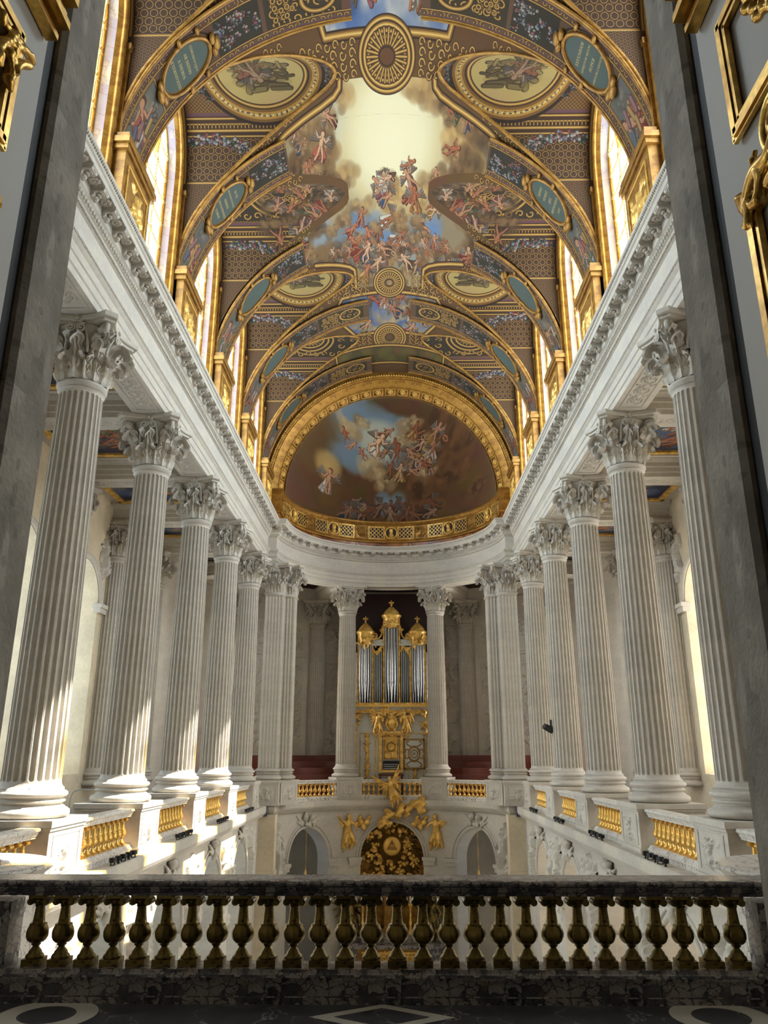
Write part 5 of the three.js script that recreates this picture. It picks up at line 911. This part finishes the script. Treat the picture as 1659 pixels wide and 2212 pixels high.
// ---------------------------------------------------------------- organ
// a winged draped figure, about 1 m high, facing +z (gilt carving); pose: arm and leg directions
function angelCaps(k = 1, bow = 0.2) {
  const c = [];
  c.push([0, 0.1, 0, 0.03 * k, 0.34, 0.03, 0.12, 0.095]);                          // hips to chest
  c.push([0.03 * k, 0.34, 0.03, 0.05 * k, 0.42, 0.05, 0.085, 0.04]);               // chest to neck
  c.push([0.06 * k, 0.5, 0.07, 0.065 * k, 0.53, 0.08, 0.062, 0.058]);              // head
  c.push([0.06 * k, 0.555, 0.05, 0.05 * k, 0.53, 0.0, 0.05, 0.045]);               // hair
  c.push([-0.08 * k, 0.37, 0.03, -0.24 * k, 0.3 + bow, 0.1, 0.042, 0.032], [-0.24 * k, 0.3 + bow, 0.1, -0.36 * k, 0.42 + bow, 0.16, 0.03, 0.02]);
  c.push([0.13 * k, 0.37, 0.03, 0.26 * k, 0.24, 0.1, 0.042, 0.032], [0.26 * k, 0.24, 0.1, 0.22 * k, 0.1, 0.2, 0.03, 0.02]);
  c.push([-0.05, 0.08, 0.02, -0.12, -0.18, 0.1, 0.075, 0.055], [-0.12, -0.18, 0.1, -0.16, -0.44, 0.0, 0.05, 0.028]);
  c.push([0.06, 0.08, 0.02, 0.14, -0.16, 0.14, 0.075, 0.055], [0.14, -0.16, 0.14, 0.04, -0.4, 0.04, 0.05, 0.028]);
  for (let i = 0; i < 4; i++) c.push([-0.08 + i * 0.06, 0.06, 0.03, -0.18 + i * 0.13, -0.3, -0.02, 0.06, 0.045]);
  for (const q of [-1, 1]) for (let i = 0; i < 5; i++) c.push([q * 0.07, 0.36, -0.06, q * (0.5 - i * 0.05), 0.62 - i * 0.17, -0.16, 0.05, 0.022]);
  return c;
}
const G_ANGEL = [metric(solid(angelCaps(1, 0.2), 46, 0.03)), metric(solid(angelCaps(-1, 0.05), 46, 0.03))];
function scrollClump(R, w, h, n, r) { const c = []; for (let k = 0; k < n; k++) { let x = (R() - 0.5) * w, y = (R() - 0.5) * h, a = R() * 6.28; const t = (R() - 0.5) * 2; for (let i = 0; i < 4; i++) { const x1 = x + cos(a) * r * 1.6, y1 = y + sin(a) * r * 1.6; c.push([x, y, R() * r, x1, y1, R() * r, r * (1 - i * 0.15), r * (0.85 - i * 0.15)]); x = x1; y = y1; a += t; } } return c; }
function pipeGeo(h, r, foot) { return metric(join([lathe([[0.012, 0], [r * 0.9, foot - 0.02], [r, foot], [r, h], [r * 0.85, h], [0.01, h]], 14), box(r * 1.1, r * 1.4, r * 0.6, 0, foot + r * 1.1, r * 0.86), ball(r * 1.05, 0, foot + 0.02, 0, 1, 0.35, 1, 10, 4)])); }
{
  const o = thing('pipe_organ', 'gilt and white pipe organ with three towers behind the apse balustrade', 'organ'); put(o, 0, 0, -35.9);
  const Z = 0.3;
  mesh('case_body', join([box(3.5, 3.75, 1.1, 0, 1.88, -0.3), box(3.36, 3.0, 0.3, 0, 5.3, -0.5), box(3.5, 0.14, 1.3, 0, 3.74, -0.2)]), M.panel, o);
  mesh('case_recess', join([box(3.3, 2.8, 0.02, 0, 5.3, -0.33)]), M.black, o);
  mesh('case_cornice', join([box(3.7, 0.1, 1.5, 0, 3.86, -0.1), box(3.6, 0.08, 1.42, 0, 3.95, -0.12), box(3.56, 0.12, 1.36, 0, 3.62, -0.16)]), M.gold, o);
  mesh('rear_panel', box(4.2, 4.6, 0.08, 0, 6.9, -1.0), M.umber, o);
  // towers and flats: [centre, half width, top of the pipes, convex]
  const tower = (x, hw, top, capY0) => {
    const n = 5; for (let i = 0; i < n; i++) { const t = (i / (n - 1)) * 2 - 1, px = x + t * (hw - 0.07), pz = 0.18 * Math.sqrt(1 - t * t * 0.85), r = hw / n * (1.02 - 0.1 * Math.abs(t)); const p = mesh('pipe', pipeGeo(top - 3.98 + 0.2, r, 0.78 + 0.16 * Math.abs(t)), M.tin, o); put(p, px, 3.98, pz); }
    const k = mesh('tower_cap', lathe([[hw * 0.86, 0], [hw * 1.02, 0.06], [hw * 0.95, 0.16], [hw * 1.05, 0.3], [hw * 1.22, 0.48], [hw * 1.4, 0.54], [hw * 1.42, 0.6], [hw * 1.2, 0.64], [hw * 1.05, 0.72], [hw * 0.75, 0.86], [hw * 0.42, 0.94], [hw * 0.4, 0.98], [0.01, 0.98]], 20), M.gold, o); put(k, x, capY0, 0.02);
    const R = rng(x * 10 + 50 | 0), orn = mesh('cap_ornament', solid(scrollClump(R, hw * 2, 0.36, 9, 0.055), 30, 0.03), M.gold, k); orn.position.set(0, 0.2, hw * 0.85);
    const fl = mesh('finial', solid([[0, 0, 0, 0, 0.12, 0, 0.05, 0.03], [0, 0.12, 0, 0, 0.36, 0, 0.05, 0.02], [0, 0.22, 0, 0.09, 0.28, 0, 0.03, 0.025], [0, 0.22, 0, -0.09, 0.28, 0, 0.03, 0.025], [0.09, 0.28, 0, 0.11, 0.22, 0, 0.025, 0.015], [-0.09, 0.28, 0, -0.11, 0.22, 0, 0.025, 0.015]], 30, 0.02), M.gold, k); fl.position.y = 0.95;
    for (const q of [-1, 1]) mesh('gilt_post', join([box(0.07, top - 3.9 + 0.3, 0.07, x + q * (hw + 0.03), (top + 0.3 + 3.9) / 2, 0.02)]), M.gold, o);
  };
  tower(0, 0.33, 7.45, 7.38); tower(-1.2, 0.3, 6.75, 6.62); tower(1.2, 0.3, 6.75, 6.62);
  for (const s of [-1, 1]) {
    for (let i = 0; i < 6; i++) { const px = s * (0.44 + i * 0.084 + 0.02), p = mesh('pipe', pipeGeo(2.45 - i * 0.03, 0.034, 0.55 + i * 0.05), M.tin, o); put(p, px, 3.98, -0.02); }
    for (let i = 0; i < 3; i++) { const p = mesh('pipe', pipeGeo(2.3, 0.036, 0.6), M.tin, o); put(p, s * (1.6 + i * 0.09), 3.98, -0.06); }
    mesh('frieze_carving', solid(scrollClump(rng(7 + s), 0.5, 0.26, 9, 0.045), 28, 0.03), M.gold, o).position.set(s * 0.66, 6.42, 0.02);
    mesh('flat_cornice', join([box(0.62, 0.08, 0.3, s * 0.66, 6.62, -0.05), box(0.62, 0.24, 0.16, s * 0.66, 6.76, -0.1)]), M.panel, o);
    mesh('scroll_bracket', join([spiral(0.16, 1.9, 0.035, 40, PI / 2, -s).translate(s * 0.78, 7.05, 0.02), tube([V(s * 0.42, 7.5, 0.02), V(s * 0.44, 7.2, 0.02), V(s * 0.56, 6.95, 0.02), V(s * 0.78, 6.88, 0.02)], 0.04, 16, 6), spiral(0.07, 1.5, 0.022, 24, 0, s).translate(s * 0.48, 7.3, 0.02)]), M.gold, o);
    // carved angels beside the shield, palm columns and panels below
    const a = new THREE.Mesh(G_ANGEL[s < 0 ? 0 : 1], M.gold); a.name = 'carved_angel'; a.position.set(s * 0.62, 3.05, 0.5); a.scale.setScalar(0.95); o.add(a);
    mesh('palm_trunk', join([lathe([[0.1, 0], [0.08, 0.2], [0.07, 2.2], [0.1, 2.5]], 12).translate(s * 1.62, 0.6, 0.28), solid(scrollClump(rng(19 + s), 0.35, 0.8, 12, 0.06), 30, 0.03).translate(s * 1.6, 3.2, 0.3)]), M.gold, o);
    const S = []; let yy = -0.95; const R = rng(31 + s); for (let i = 0; i < 12; i++, yy += 0.16) { S.push([0, yy, (R() - 0.5) * 0.1, yy + 0.12, 0.05, 0.04, 0.05]); for (const q of [-1, 1]) S.push([0, yy, q * (0.06 + R() * 0.1), yy + 0.08, 0.035, 0.02, 0.04]); }
    mesh('trophy_relief', carve(0.42, 2.1, S, 0.02).translate(s < 0 ? -1.08 : 1.02, s < 0 ? 1.7 : 0.9, 0.27).scale(1, s < 0 ? 1 : 1, 1), M.gold, o);
    const f = []; for (const q of [-1, 1]) f.push(box(0.035, 2.2, 0.035, s * 1.05 + q * 0.33, 1.6, 0.27), box(0.68, 0.035, 0.035, s * 1.05, 1.6 + q * 1.1, 0.27)); mesh('gilt_border', join(f), M.gold, o);
  }
  // the hinged marquetry leaf, console and keyboards
  const leaf = mesh('console_leaf', box(0.92, 1.28, 0.04, 0.98, 1.82, 0.36), M.panel, o), lf = []; for (const q of [-1, 1]) lf.push(box(0.92, 0.07, 0.03, 0, q * 0.6, 0.025), box(0.07, 1.28, 0.03, q * 0.43, 0, 0.025)); lf.push(new THREE.TorusGeometry(0.24, 0.035, 6, 30).scale(1, 1.25, 0.5).translate(0, 0, 0.03), new THREE.TorusGeometry(0.15, 0.02, 6, 24).scale(1, 1.1, 0.5).translate(0, 0, 0.03)); for (const [x, y] of [[-1, 1], [1, 1], [-1, -1], [1, -1]]) lf.push(tube([V(x * 0.12, y * 0.3, 0.03), V(x * 0.3, y * 0.4, 0.03), V(x * 0.34, y * 0.5, 0.03), V(x * 0.22, y * 0.52, 0.03)], 0.025, 12, 5), tube([V(x * 0.2, y * 0.12, 0.03), V(x * 0.36, y * 0.2, 0.03), V(x * 0.38, y * 0.05, 0.03)], 0.022, 10, 5)); for (let i = 0; i < 4; i++) lf.push(box(0.015, 0.24, 0.015, 0, 0, 0.03).rotateZ(i * PI / 4));
  mesh('leaf_marquetry', join(lf).translate(0.98, 1.82, 0.36), M.goldDull, leaf);
  const con = mesh('console', join([box(0.12, 1.6, 0.2, -0.5, 1.9, 0.34), box(0.12, 1.6, 0.2, 0.44, 1.9, 0.34), box(1.06, 0.12, 0.22, -0.03, 2.72, 0.34), box(0.68, 1.05, 0.06, -0.03, 2.12, 0.3), box(1.06, 0.1, 0.3, -0.03, 1.1, 0.36)]), M.gold, o);
  const cf = []; for (const q of [-1, 1]) cf.push(box(0.6, 0.03, 0.03, 0, q * 0.48, 0), box(0.03, 0.98, 0.03, q * 0.29, 0, 0)); cf.push(new THREE.TorusGeometry(0.18, 0.025, 6, 26).translate(0, 0.02, 0), box(0.5, 0.02, 0.02, 0, -0.18, 0), box(0.02, 0.3, 0.02, 0, -0.32, 0)); mesh('console_grille', join(cf).translate(-0.03, 2.1, 0.345), M.goldDull, con);
  mesh('keyboard_well', box(0.7, 0.34, 0.05, -0.03, 1.36, 0.34), M.black, con);
  for (let i = 0; i < 3; i++) mesh('keyboard', box(0.64, 0.03, 0.12, -0.03, 1.22 + i * 0.08, 0.44 - i * 0.05), M.grey, con);
  mesh('bench', join([box(1.1, 0.08, 0.3, -0.03, 0.95, 0.7), box(0.08, 0.9, 0.26, -0.5, 0.46, 0.7), box(0.08, 0.9, 0.26, 0.44, 0.46, 0.7)]), M.wood, o);
  mesh('shield', solid([[0, 0.1, 0, 0, -0.08, 0.02, 0.2, 0.14], [-0.2, 0.24, 0, -0.26, 0, 0, 0.05, 0.04], [0.2, 0.24, 0, 0.26, 0, 0, 0.05, 0.04], [-0.26, 0, 0, -0.1, -0.26, 0, 0.04, 0.05], [0.26, 0, 0, 0.1, -0.26, 0, 0.04, 0.05], [-0.12, 0.34, 0, 0.12, 0.34, 0, 0.07, 0.07]], 36, 0.03).translate(0, 3.05, 0.45), M.gold, o);
  const dr = []; for (let i = 0; i < 24; i++) { const t = i / 23 * 2 - 1; dr.push(ball(0.035, t * 0.7, 2.58 - 0.12 * Math.abs(sin(t * PI)), 0.42, 1, 1, 1, 6, 4)); } mesh('gilt_swag', join([...dr, box(1.6, 0.05, 0.06, 0, 2.62, 0.36)]), M.gold, o);
  mesh('cornice_carving', solid(scrollClump(rng(3), 3.2, 0.2, 20, 0.06), 56, 0.03).translate(0, 3.62, 0.5), M.gold, o);
}
// benches on either side of the organ
for (const s of [-1, 1]) for (let i = 0; i < 4; i++) {
  const b = thing('bench', `dark red wooden bench, row ${['one', 'two', 'three', 'four'][i]} from the balustrade on the ${SIDE[s]} side of the organ`, 'bench', 'benches beside the organ'), a0 = s > 0 ? 0.42 : PI - 0.42 - 0.84, r = 5.6 + i * 0.62, y = i * 0.26 + 0.2;
  const arc = arcPath(r, a0 + 0.84, a0, 14);
  mesh('seat', sweep(arc, [[-0.2, y + 0.4], [0.2, y + 0.4], [0.2, y + 0.45], [-0.2, y + 0.45], [-0.2, y + 0.4]]), M.wood, b); mesh('back', sweep(arc, [[-0.22, 0], [-0.17, 0], [-0.17, y + 0.78], [-0.24, y + 0.78], [-0.24, 0]]), M.wood, b); mesh('riser', sweep(arc, [[0.1, 0], [0.14, 0], [0.14, y + 0.4], [0.1, y + 0.4], [0.1, 0]]), M.wood, b);
}

// ---------------------------------------------------------------- gilt glory and angels over the altar
{
  const A = AC + 4.5;
  const g = thing('gilt_glory', 'gilt sunburst of rays and clouds with a round disc filling the middle arch', 'sculpture'); put(g, 0, -1.8, -(A + 0.12));
  const R = rng(17), rays = [];
  for (let b = 0; b < 16; b++) { const a0 = b / 16 * 6.283 + (R() - 0.5) * 0.12, L = 0.85 + R() * 0.45; for (let i = 0; i < 9; i++) { const l = L * (0.75 + R() * 0.3), w = 0.02 + R() * 0.012; rays.push(new THREE.ConeGeometry(w, l, 4).scale(1, -1, 0.7).translate(0, 0.25 + l / 2, 0).rotateZ(a0 + (i - 4) * 0.038).translate(0, 0, (i % 3) * 0.018)); } }
  mesh('rays', join(rays), M.gilt, g); mesh('backing', box(2.7, 6, 0.1, 0, -1.6, -0.3), M.goldOld, g);
  for (let k = 0; k < 17; k++) { const a = k / 17 * 6.283 + 0.2, rr = k % 2 ? 1.02 : 0.66, cx = cos(a) * (rr + R() * 0.1), cy = sin(a) * (rr + R() * 0.1) - 0.02, c = []; for (let i = 0; i < 16; i++) { const b = R() * 6.28, d = Math.sqrt(R()) * 0.2, r = 0.03 + R() * 0.05, px = cx + cos(b) * d, py = cy + sin(b) * d; c.push([px, py, 0.02, px + (R() - 0.5) * 0.08, py + (R() - 0.5) * 0.08, 0.06 + R() * 0.06, r, r * 0.7]); } mesh('cloud', solid(c, 30, 0.018), M.gold, g); }
  for (let k = 0; k < 9; k++) { const x = (k / 8 - 0.5) * 2.2, c = []; for (let i = 0; i < 18; i++) { const px = x + (R() - 0.5) * 0.5, py = -1.05 - R() * 0.9, r = 0.04 + R() * 0.06; c.push([px, py, 0, px + (R() - 0.5) * 0.1, py + 0.05, 0.08 + R() * 0.06, r, r * 0.7]); } mesh('cloud', solid(c, 30, 0.018), M.gold, g); }
  mesh('disc', join([lathe([[0, 0.09], [0.2, 0.075], [0.32, 0.04], [0.37, 0.0], [0.36, -0.03], [0, -0.03]], 40).rotateX(PI / 2).translate(0, 0, 0.16)]), M.gilt, g);
  const tri = new THREE.Shape([V(-0.23, -0.12), V(0.23, -0.12), V(0, 0.27)].map((v) => new THREE.Vector2(v.x, v.y))); mesh('triangle', new THREE.ExtrudeGeometry(tri, { depth: 0.02, bevelEnabled: false }).translate(0, -0.02, 0.245), M.goldDull, g);
  const heb = []; for (let i = 0; i < 4; i++) heb.push(box(0.03, 0.045, 0.006, -0.072 + i * 0.048, 0.03, 0.27), box(0.012, 0.07, 0.006, -0.062 + i * 0.048, 0.02, 0.272)); mesh('lettering', join(heb), M.gilt, g);
  const put2 = (k, x, y, z, sc, ry, rz, label, name = 'gilt_angel') => { const t = thing(name, label, 'sculpture', 'gilt angels round the glory'); put(t, x, y, z, ry); t.rotation.z = rz; const a = new THREE.Mesh(G_ANGEL[k], M.gold); a.name = 'angel_body'; a.scale.setScalar(sc); t.add(a); return t; };
  const top = put2(0, 0.05, 0.25, -(A - 0.45), 1.15, 0, 0.35, 'gilt winged angel leaning over the crown of the middle arch');
  for (const s of [-1, 1]) mesh('raised_wing', solid([0, 1, 2, 3, 4].map((i) => [s * 0.06, 0.35, -0.1, s * (0.65 - i * 0.06), 1.0 - i * 0.14, -0.2, 0.06, 0.02]), 30, 0.03), M.gold, top);
  mesh('cloud_bank', solid(Array.from({ length: 26 }, () => { const x = (R() - 0.5) * 2.1, y = -0.75 + (R() - 0.5) * 0.5 - Math.abs(x) * 0.1; return [x, y, -0.12, x + 0.1, y, 0, 0.1 + R() * 0.07, 0.08]; }), 40, 0.04), M.gold, top);
  for (const s of [-1, 1]) { const a = PI / 2 - s * 0.42; put2(s < 0 ? 0 : 1, 4.42 * cos(a), -1.35, -(AC + 4.42 * sin(a)), 1.35, a - PI / 2, -s * 0.1, `gilt angel in relief on the spandrel between the middle arch and the ${SIDE[s]} arch`);
    const c = thing('gilt_cherubs', `gilt pair of cherub heads beside the middle arch, ${SIDE[s]} side`, 'sculpture', 'gilt cherubs'); put(c, 4.4 * cos(PI / 2 - s * 0.27), -0.85, -(AC + 4.4 * sin(PI / 2 - s * 0.27))); mesh('cherub_cluster', solid([[-0.12, 0, 0.02, -0.12, 0.02, 0.03, 0.13, 0.13], [0.14, -0.04, 0.02, 0.14, -0.02, 0.03, 0.12, 0.12], [0, -0.2, 0, 0.02, -0.24, 0, 0.12, 0.1], [-0.16, 0.14, 0, -0.1, 0.2, 0, 0.08, 0.06], [0.2, 0.12, 0, 0.3, 0.2, 0, 0.08, 0.05], [-0.3, -0.08, 0, -0.22, -0.14, 0, 0.09, 0.08]], 26, 0.03), M.gold, c); }
}
// high altar
{
  const a = thing('high_altar', 'gilt altar table with marble steps below the glory', 'altar'); put(a, 0, GROUND, -(AC + 3.9));
  mesh('steps', join([box(5, 0.25, 2.6, 0, 0.5, 0.5), box(4.4, 0.25, 2.0, 0, 0.75, 0.4), box(6, 0.5, 3.4, 0, 0.25, 0.6)]), M.breccia, a);
  mesh('altar_front', join([box(2.9, 0.95, 0.8, 0, 1.36, 0)]), M.goldDull, a);
  mesh('front_relief', carve(2.5, 0.8, [...scrolls(rng(4), 2.4, 0.75, 26, 0.05, 0.05), ...figureStrokes(rng(5), -0.3, 0, 0.7, 0.6), ...figureStrokes(rng(6), 0.4, 0, 0.7, -0.8)], 0.03).translate(0, 1.36, 0.41), M.gold, a);
  mesh('altar_top', join([box(3.3, 0.12, 1.0, 0, 1.9, 0), box(3.0, 0.2, 0.5, 0, 2.06, -0.3), box(2.6, 0.2, 0.4, 0, 2.26, -0.35)]), M.breccia, a);
  mesh('tabernacle', join([box(0.62, 1.3, 0.4, 0, 2.9, -0.3), box(0.8, 0.12, 0.5, 0, 3.6, -0.3), box(0.72, 0.1, 0.46, 0, 2.4, -0.3)]), M.goldDull, a);
  for (const s of [-1, 1]) for (const [x, k] of [[0.72, 0], [1.15, 1]]) {
    const c = thing('altar_candlestick', `tall gilt candlestick on the high altar, ${k ? 'outer' : 'inner'} one, ${SIDE[s]} side`, 'candlestick', 'altar candlesticks'); put(c, s * x, GROUND + 2.36, -(AC + 3.55)); mesh('stem', lathe([[0.12, 0], [0.13, 0.06], [0.05, 0.14], [0.04, 0.3], [0.07, 0.36], [0.035, 0.45], [0.045, 0.9], [0.08, 1.0], [0.1, 1.05], [0.02, 1.06]], 14), M.gold, c); mesh('candle', lathe([[0.03, 1.06], [0.03, 1.75], [0.005, 1.77]], 10), M.white, c);
  }
  for (const s of [-1, 1]) { const t = thing('kneeling_angel', `bronze gilt angel standing beside the altar, ${SIDE[s]} side`, 'sculpture', 'altar angels'); put(t, s * 1.62, GROUND + 2.66, -(AC + 3.75), -s * 0.5); const m = new THREE.Mesh(G_ANGEL[s < 0 ? 1 : 0], M.bronze); m.name = 'angel_body'; m.scale.setScalar(1.6); m.position.y = 0.05; t.add(m); mesh('plinth', box(0.7, 0.9, 0.7, 0, -1.1, 0), M.breccia, t); }
}
// hanging lamps in the side arches
for (const s of [-1, 1]) {
  const c = thing('chandelier', `small gilt chandelier on a long chain in the apse arch of the ${SIDE[s]} side`, 'chandelier', 'apse chandeliers'); put(c, s * 3.42, -3.1, -(AC + 3.4));
  const links = []; for (let i = 0; i < 30; i++) links.push(new THREE.TorusGeometry(0.028, 0.009, 4, 8).scale(0.7, 1.3, 1).rotateY(i % 2 ? PI / 2 : 0).translate(0, 0.55 + i * 0.062, 0)); mesh('chain', join(links), M.gold, c);
  mesh('body', lathe([[0.01, -0.75], [0.05, -0.7], [0.03, -0.6], [0.1, -0.5], [0.12, -0.42], [0.05, -0.3], [0.04, -0.1], [0.1, 0], [0.05, 0.12], [0.02, 0.3], [0.06, 0.4], [0.02, 0.55]], 14), M.gold, c);
  for (let i = 0; i < 6; i++) { const a = i / 6 * 6.283; mesh('arm', join([tube([V(0.06 * cos(a), -0.3, 0.06 * sin(a)), V(0.2 * cos(a), -0.42, 0.2 * sin(a)), V(0.32 * cos(a), -0.3, 0.32 * sin(a)), V(0.32 * cos(a), -0.2, 0.32 * sin(a))], 0.016, 14, 5), lathe([[0.05, 0], [0.055, 0.03], [0.02, 0.035], [0.02, 0.18], [0.004, 0.19]], 8).translate(0.32 * cos(a), -0.2, 0.32 * sin(a))]), M.gold, c); }
}
// ---------------------------------------------------------------- black floodlights on the ledge
{
  const body = metric(join([bbox(0.15, 0.11, 0.12, 0, 0.12, 0, 0.012), ...[-1, 0, 1].map((k) => box(0.13, 0.02, 0.03, 0, 0.12 + k * 0.035, 0.07))])), yoke = metric(join([box(0.012, 0.13, 0.03, -0.085, 0.065, 0), box(0.012, 0.13, 0.03, 0.085, 0.065, 0), box(0.18, 0.012, 0.06, 0, 0.006, 0)])), lens = metric(box(0.12, 0.08, 0.01, 0, 0.12, -0.064));
  for (const s of [-1, 1]) BAYS.slice(2).forEach((c, i) => { for (let k = 0; k < 5; k++) {
    const f = thing('floodlight', `black floodlight, ${ORD[k]} from the doorway in the row under the ${ORD[i + 1]} ${SIDE[s]} balustrade`, 'floodlight', 'ledge floodlights'); put(f, s * 4.62, 0.005, -(c - 0.2 + k * 0.27), s * PI / 2 + (k % 2 ? 0.5 : -0.25)); f.scale.setScalar(0.66);
    for (const [g, n, m] of [[body, 'lamp_body', M.black], [yoke, 'bracket', M.black], [lens, 'lens', M.black]]) { const o = new THREE.Mesh(g, m); o.name = n; f.add(o); o.rotation.x = n === 'bracket' ? 0 : 0; }
  } });
  // black projector clamped to a column
  const p = thing('projector', 'black projector clamped to a column high above the shaded balustrade', 'projector'); put(p, 4.8, 2.55, -24.5, 0.4); mesh('housing', join([new THREE.CylinderGeometry(0.09, 0.11, 0.3, 12).rotateZ(PI / 2 - 0.4), box(0.04, 0.3, 0.04, 0.1, 0.1, 0)]), M.black, p);
  // metal stand in the sunlit gallery
  const b = thing('barrier_stand', 'thin blue grey metal stand with a sign plate behind the second sunlit pedestal', 'stand'); put(b, -6.35, 0, -17.2, 0.2); mesh('frame', tube([V(-0.3, 0, 0), V(-0.3, 0.98, 0), V(-0.24, 1.05, 0), V(0.24, 1.05, 0), V(0.3, 0.98, 0), V(0.3, 0, 0)], 0.015, 40, 6), M.grey, b); mesh('plate', box(0.56, 0.2, 0.012, 0, 0.62, 0), M.paint, b);
}

// ---------------------------------------------------------------- door leaves folded back, with gilt mouldings
{
  const R = rng(21);
  for (const s of [-1, 1]) {
    const x = s < 0 ? -1.93 : 1.91, d = thing(s < 0 ? 'door_1' : 'door_2', `grey panelled door leaf with gilt mouldings folded back on the ${SIDE[s]} side`, 'door', 'door leaves', 'structure');
    mesh('leaf', bbox(0.08, 7.4, 2.0, x, 3.7, -2.46, 0.008), M.paint, d);
    mesh('hinge_shadow_strip', box(0.1, 8.6, 0.11, x + s * 0.015, 4.3, -3.505), M.black, d);  // black strip standing in for the shadow between leaf and jamb
    const fx = x - s * 0.05;       // face towards the opening
    const frame = (d0, d1, y0, y1, w, name) => { const rr = (a, o, h) => { const q = []; const P = [[d0 + o, y0 + o], [d1 - o, y0 + o], [d1 - o, y1 - o], [d0 + o, y1 - o], [d0 + o, y0 + o]]; for (let i = 0; i < 4; i++) { const [a0, b0] = P[i], [a1, b1] = P[i + 1], L = Math.hypot(a1 - a0, b1 - b0) + a; const g = bbox(a, h, L, 0, 0, 0, a * 0.3); if (Math.abs(b1 - b0) > Math.abs(a1 - a0)) g.rotateX(PI / 2); g.translate(fx - s * (0.012 + h / 2 * 0 + 0.004), (b0 + b1) / 2, -(a0 + a1) / 2); q.push(g); } return join(q); };
      const f = mesh(name, join([rr(w, 0, w), rr(w * 0.6, w * 0.95, w * 0.6), rr(w * 0.5, -w * 0.7, w * 0.5)]), M.leafGold, d); return f; };
    frame(1.5, 3.14, 4.74, 5.42, 0.045, 'gilt_panel_frame');
    frame(1.5, 3.14, 0.7, 4.28, 0.05, 'gilt_panel_frame');
    mesh('gilt_cornice', join([[0.16, 5.98, 0.07], [0.1, 5.88, 0.05], [0.13, 5.8, 0.05], [0.07, 5.72, 0.04]].map(([p, y, h]) => bbox(p, h, 1.95, fx - s * p / 2, y, -2.45, 0.012))), M.leafGold, d);
    const beadN = []; for (let i = 0; i < 46; i++) beadN.push(ball(0.022, fx - s * 0.1, 5.83, -(1.5 + i * 0.042), 0.8, 1, 0.8, 6, 4)); mesh('gilt_leaf_moulding', join(beadN), M.leafGold, d);
    // foliage spray in the upper panel, rocaille on the lower panel
    const sp = []; const RR = rng(50 + s); for (let k = 0; k < 12; k++) { let a = 2.1 + RR() * 1.6, px = 0.05 + RR() * 0.5, py = 0.3 - RR() * 0.2; for (let i = 0; i < 5; i++) { const L = 0.07, nx = px + cos(a) * L * 0.6, ny = py - Math.abs(sin(a)) * L; sp.push([px, py, RR() * 0.02, nx, ny, RR() * 0.03, 0.022 - i * 0.002, 0.02 - i * 0.002]); px = nx; py = ny; a += (RR() - 0.5) * 0.8; } sp.push([px, py, 0.02, px + 0.03, py - 0.03, 0.02, 0.03, 0.012]); }
    mesh('gilt_foliage', solid(sp, 56, 0.012).rotateY(-s * PI / 2).translate(fx - s * 0.03, 5.1, -2.62 - 0.1), M.leafGold, d);
    const rc = []; for (const [py, pd, r0] of [[4.42, 2.75, 0.14], [4.55, 2.45, 0.2]]) rc.push(spiral(r0, 1.7, 0.035, 40, 0, 1).scale(1, 1.2, 1).rotateY(-s * PI / 2).translate(fx - s * 0.04, py, -pd)); rc.push(tube([V(fx - s * 0.03, 4.3, -3.14), V(fx - s * 0.05, 4.36, -2.98), V(fx - s * 0.05, 4.34, -2.84), V(fx - s * 0.05, 4.45, -2.7)], 0.04, 20, 6));
    mesh('gilt_rocaille', join([...rc, solid(scrollClump(rng(60 + s), 0.3, 0.14, 10, 0.03), 30, 0.015).rotateY(-s * PI / 2).translate(fx - s * 0.03, 4.3, -3.0)]), M.leafGold, d);
  }
}

scene.traverse((o) => { if (o.isMesh) o.castShadow = o.receiveShadow = true; });
renderer.render(scene, camera);
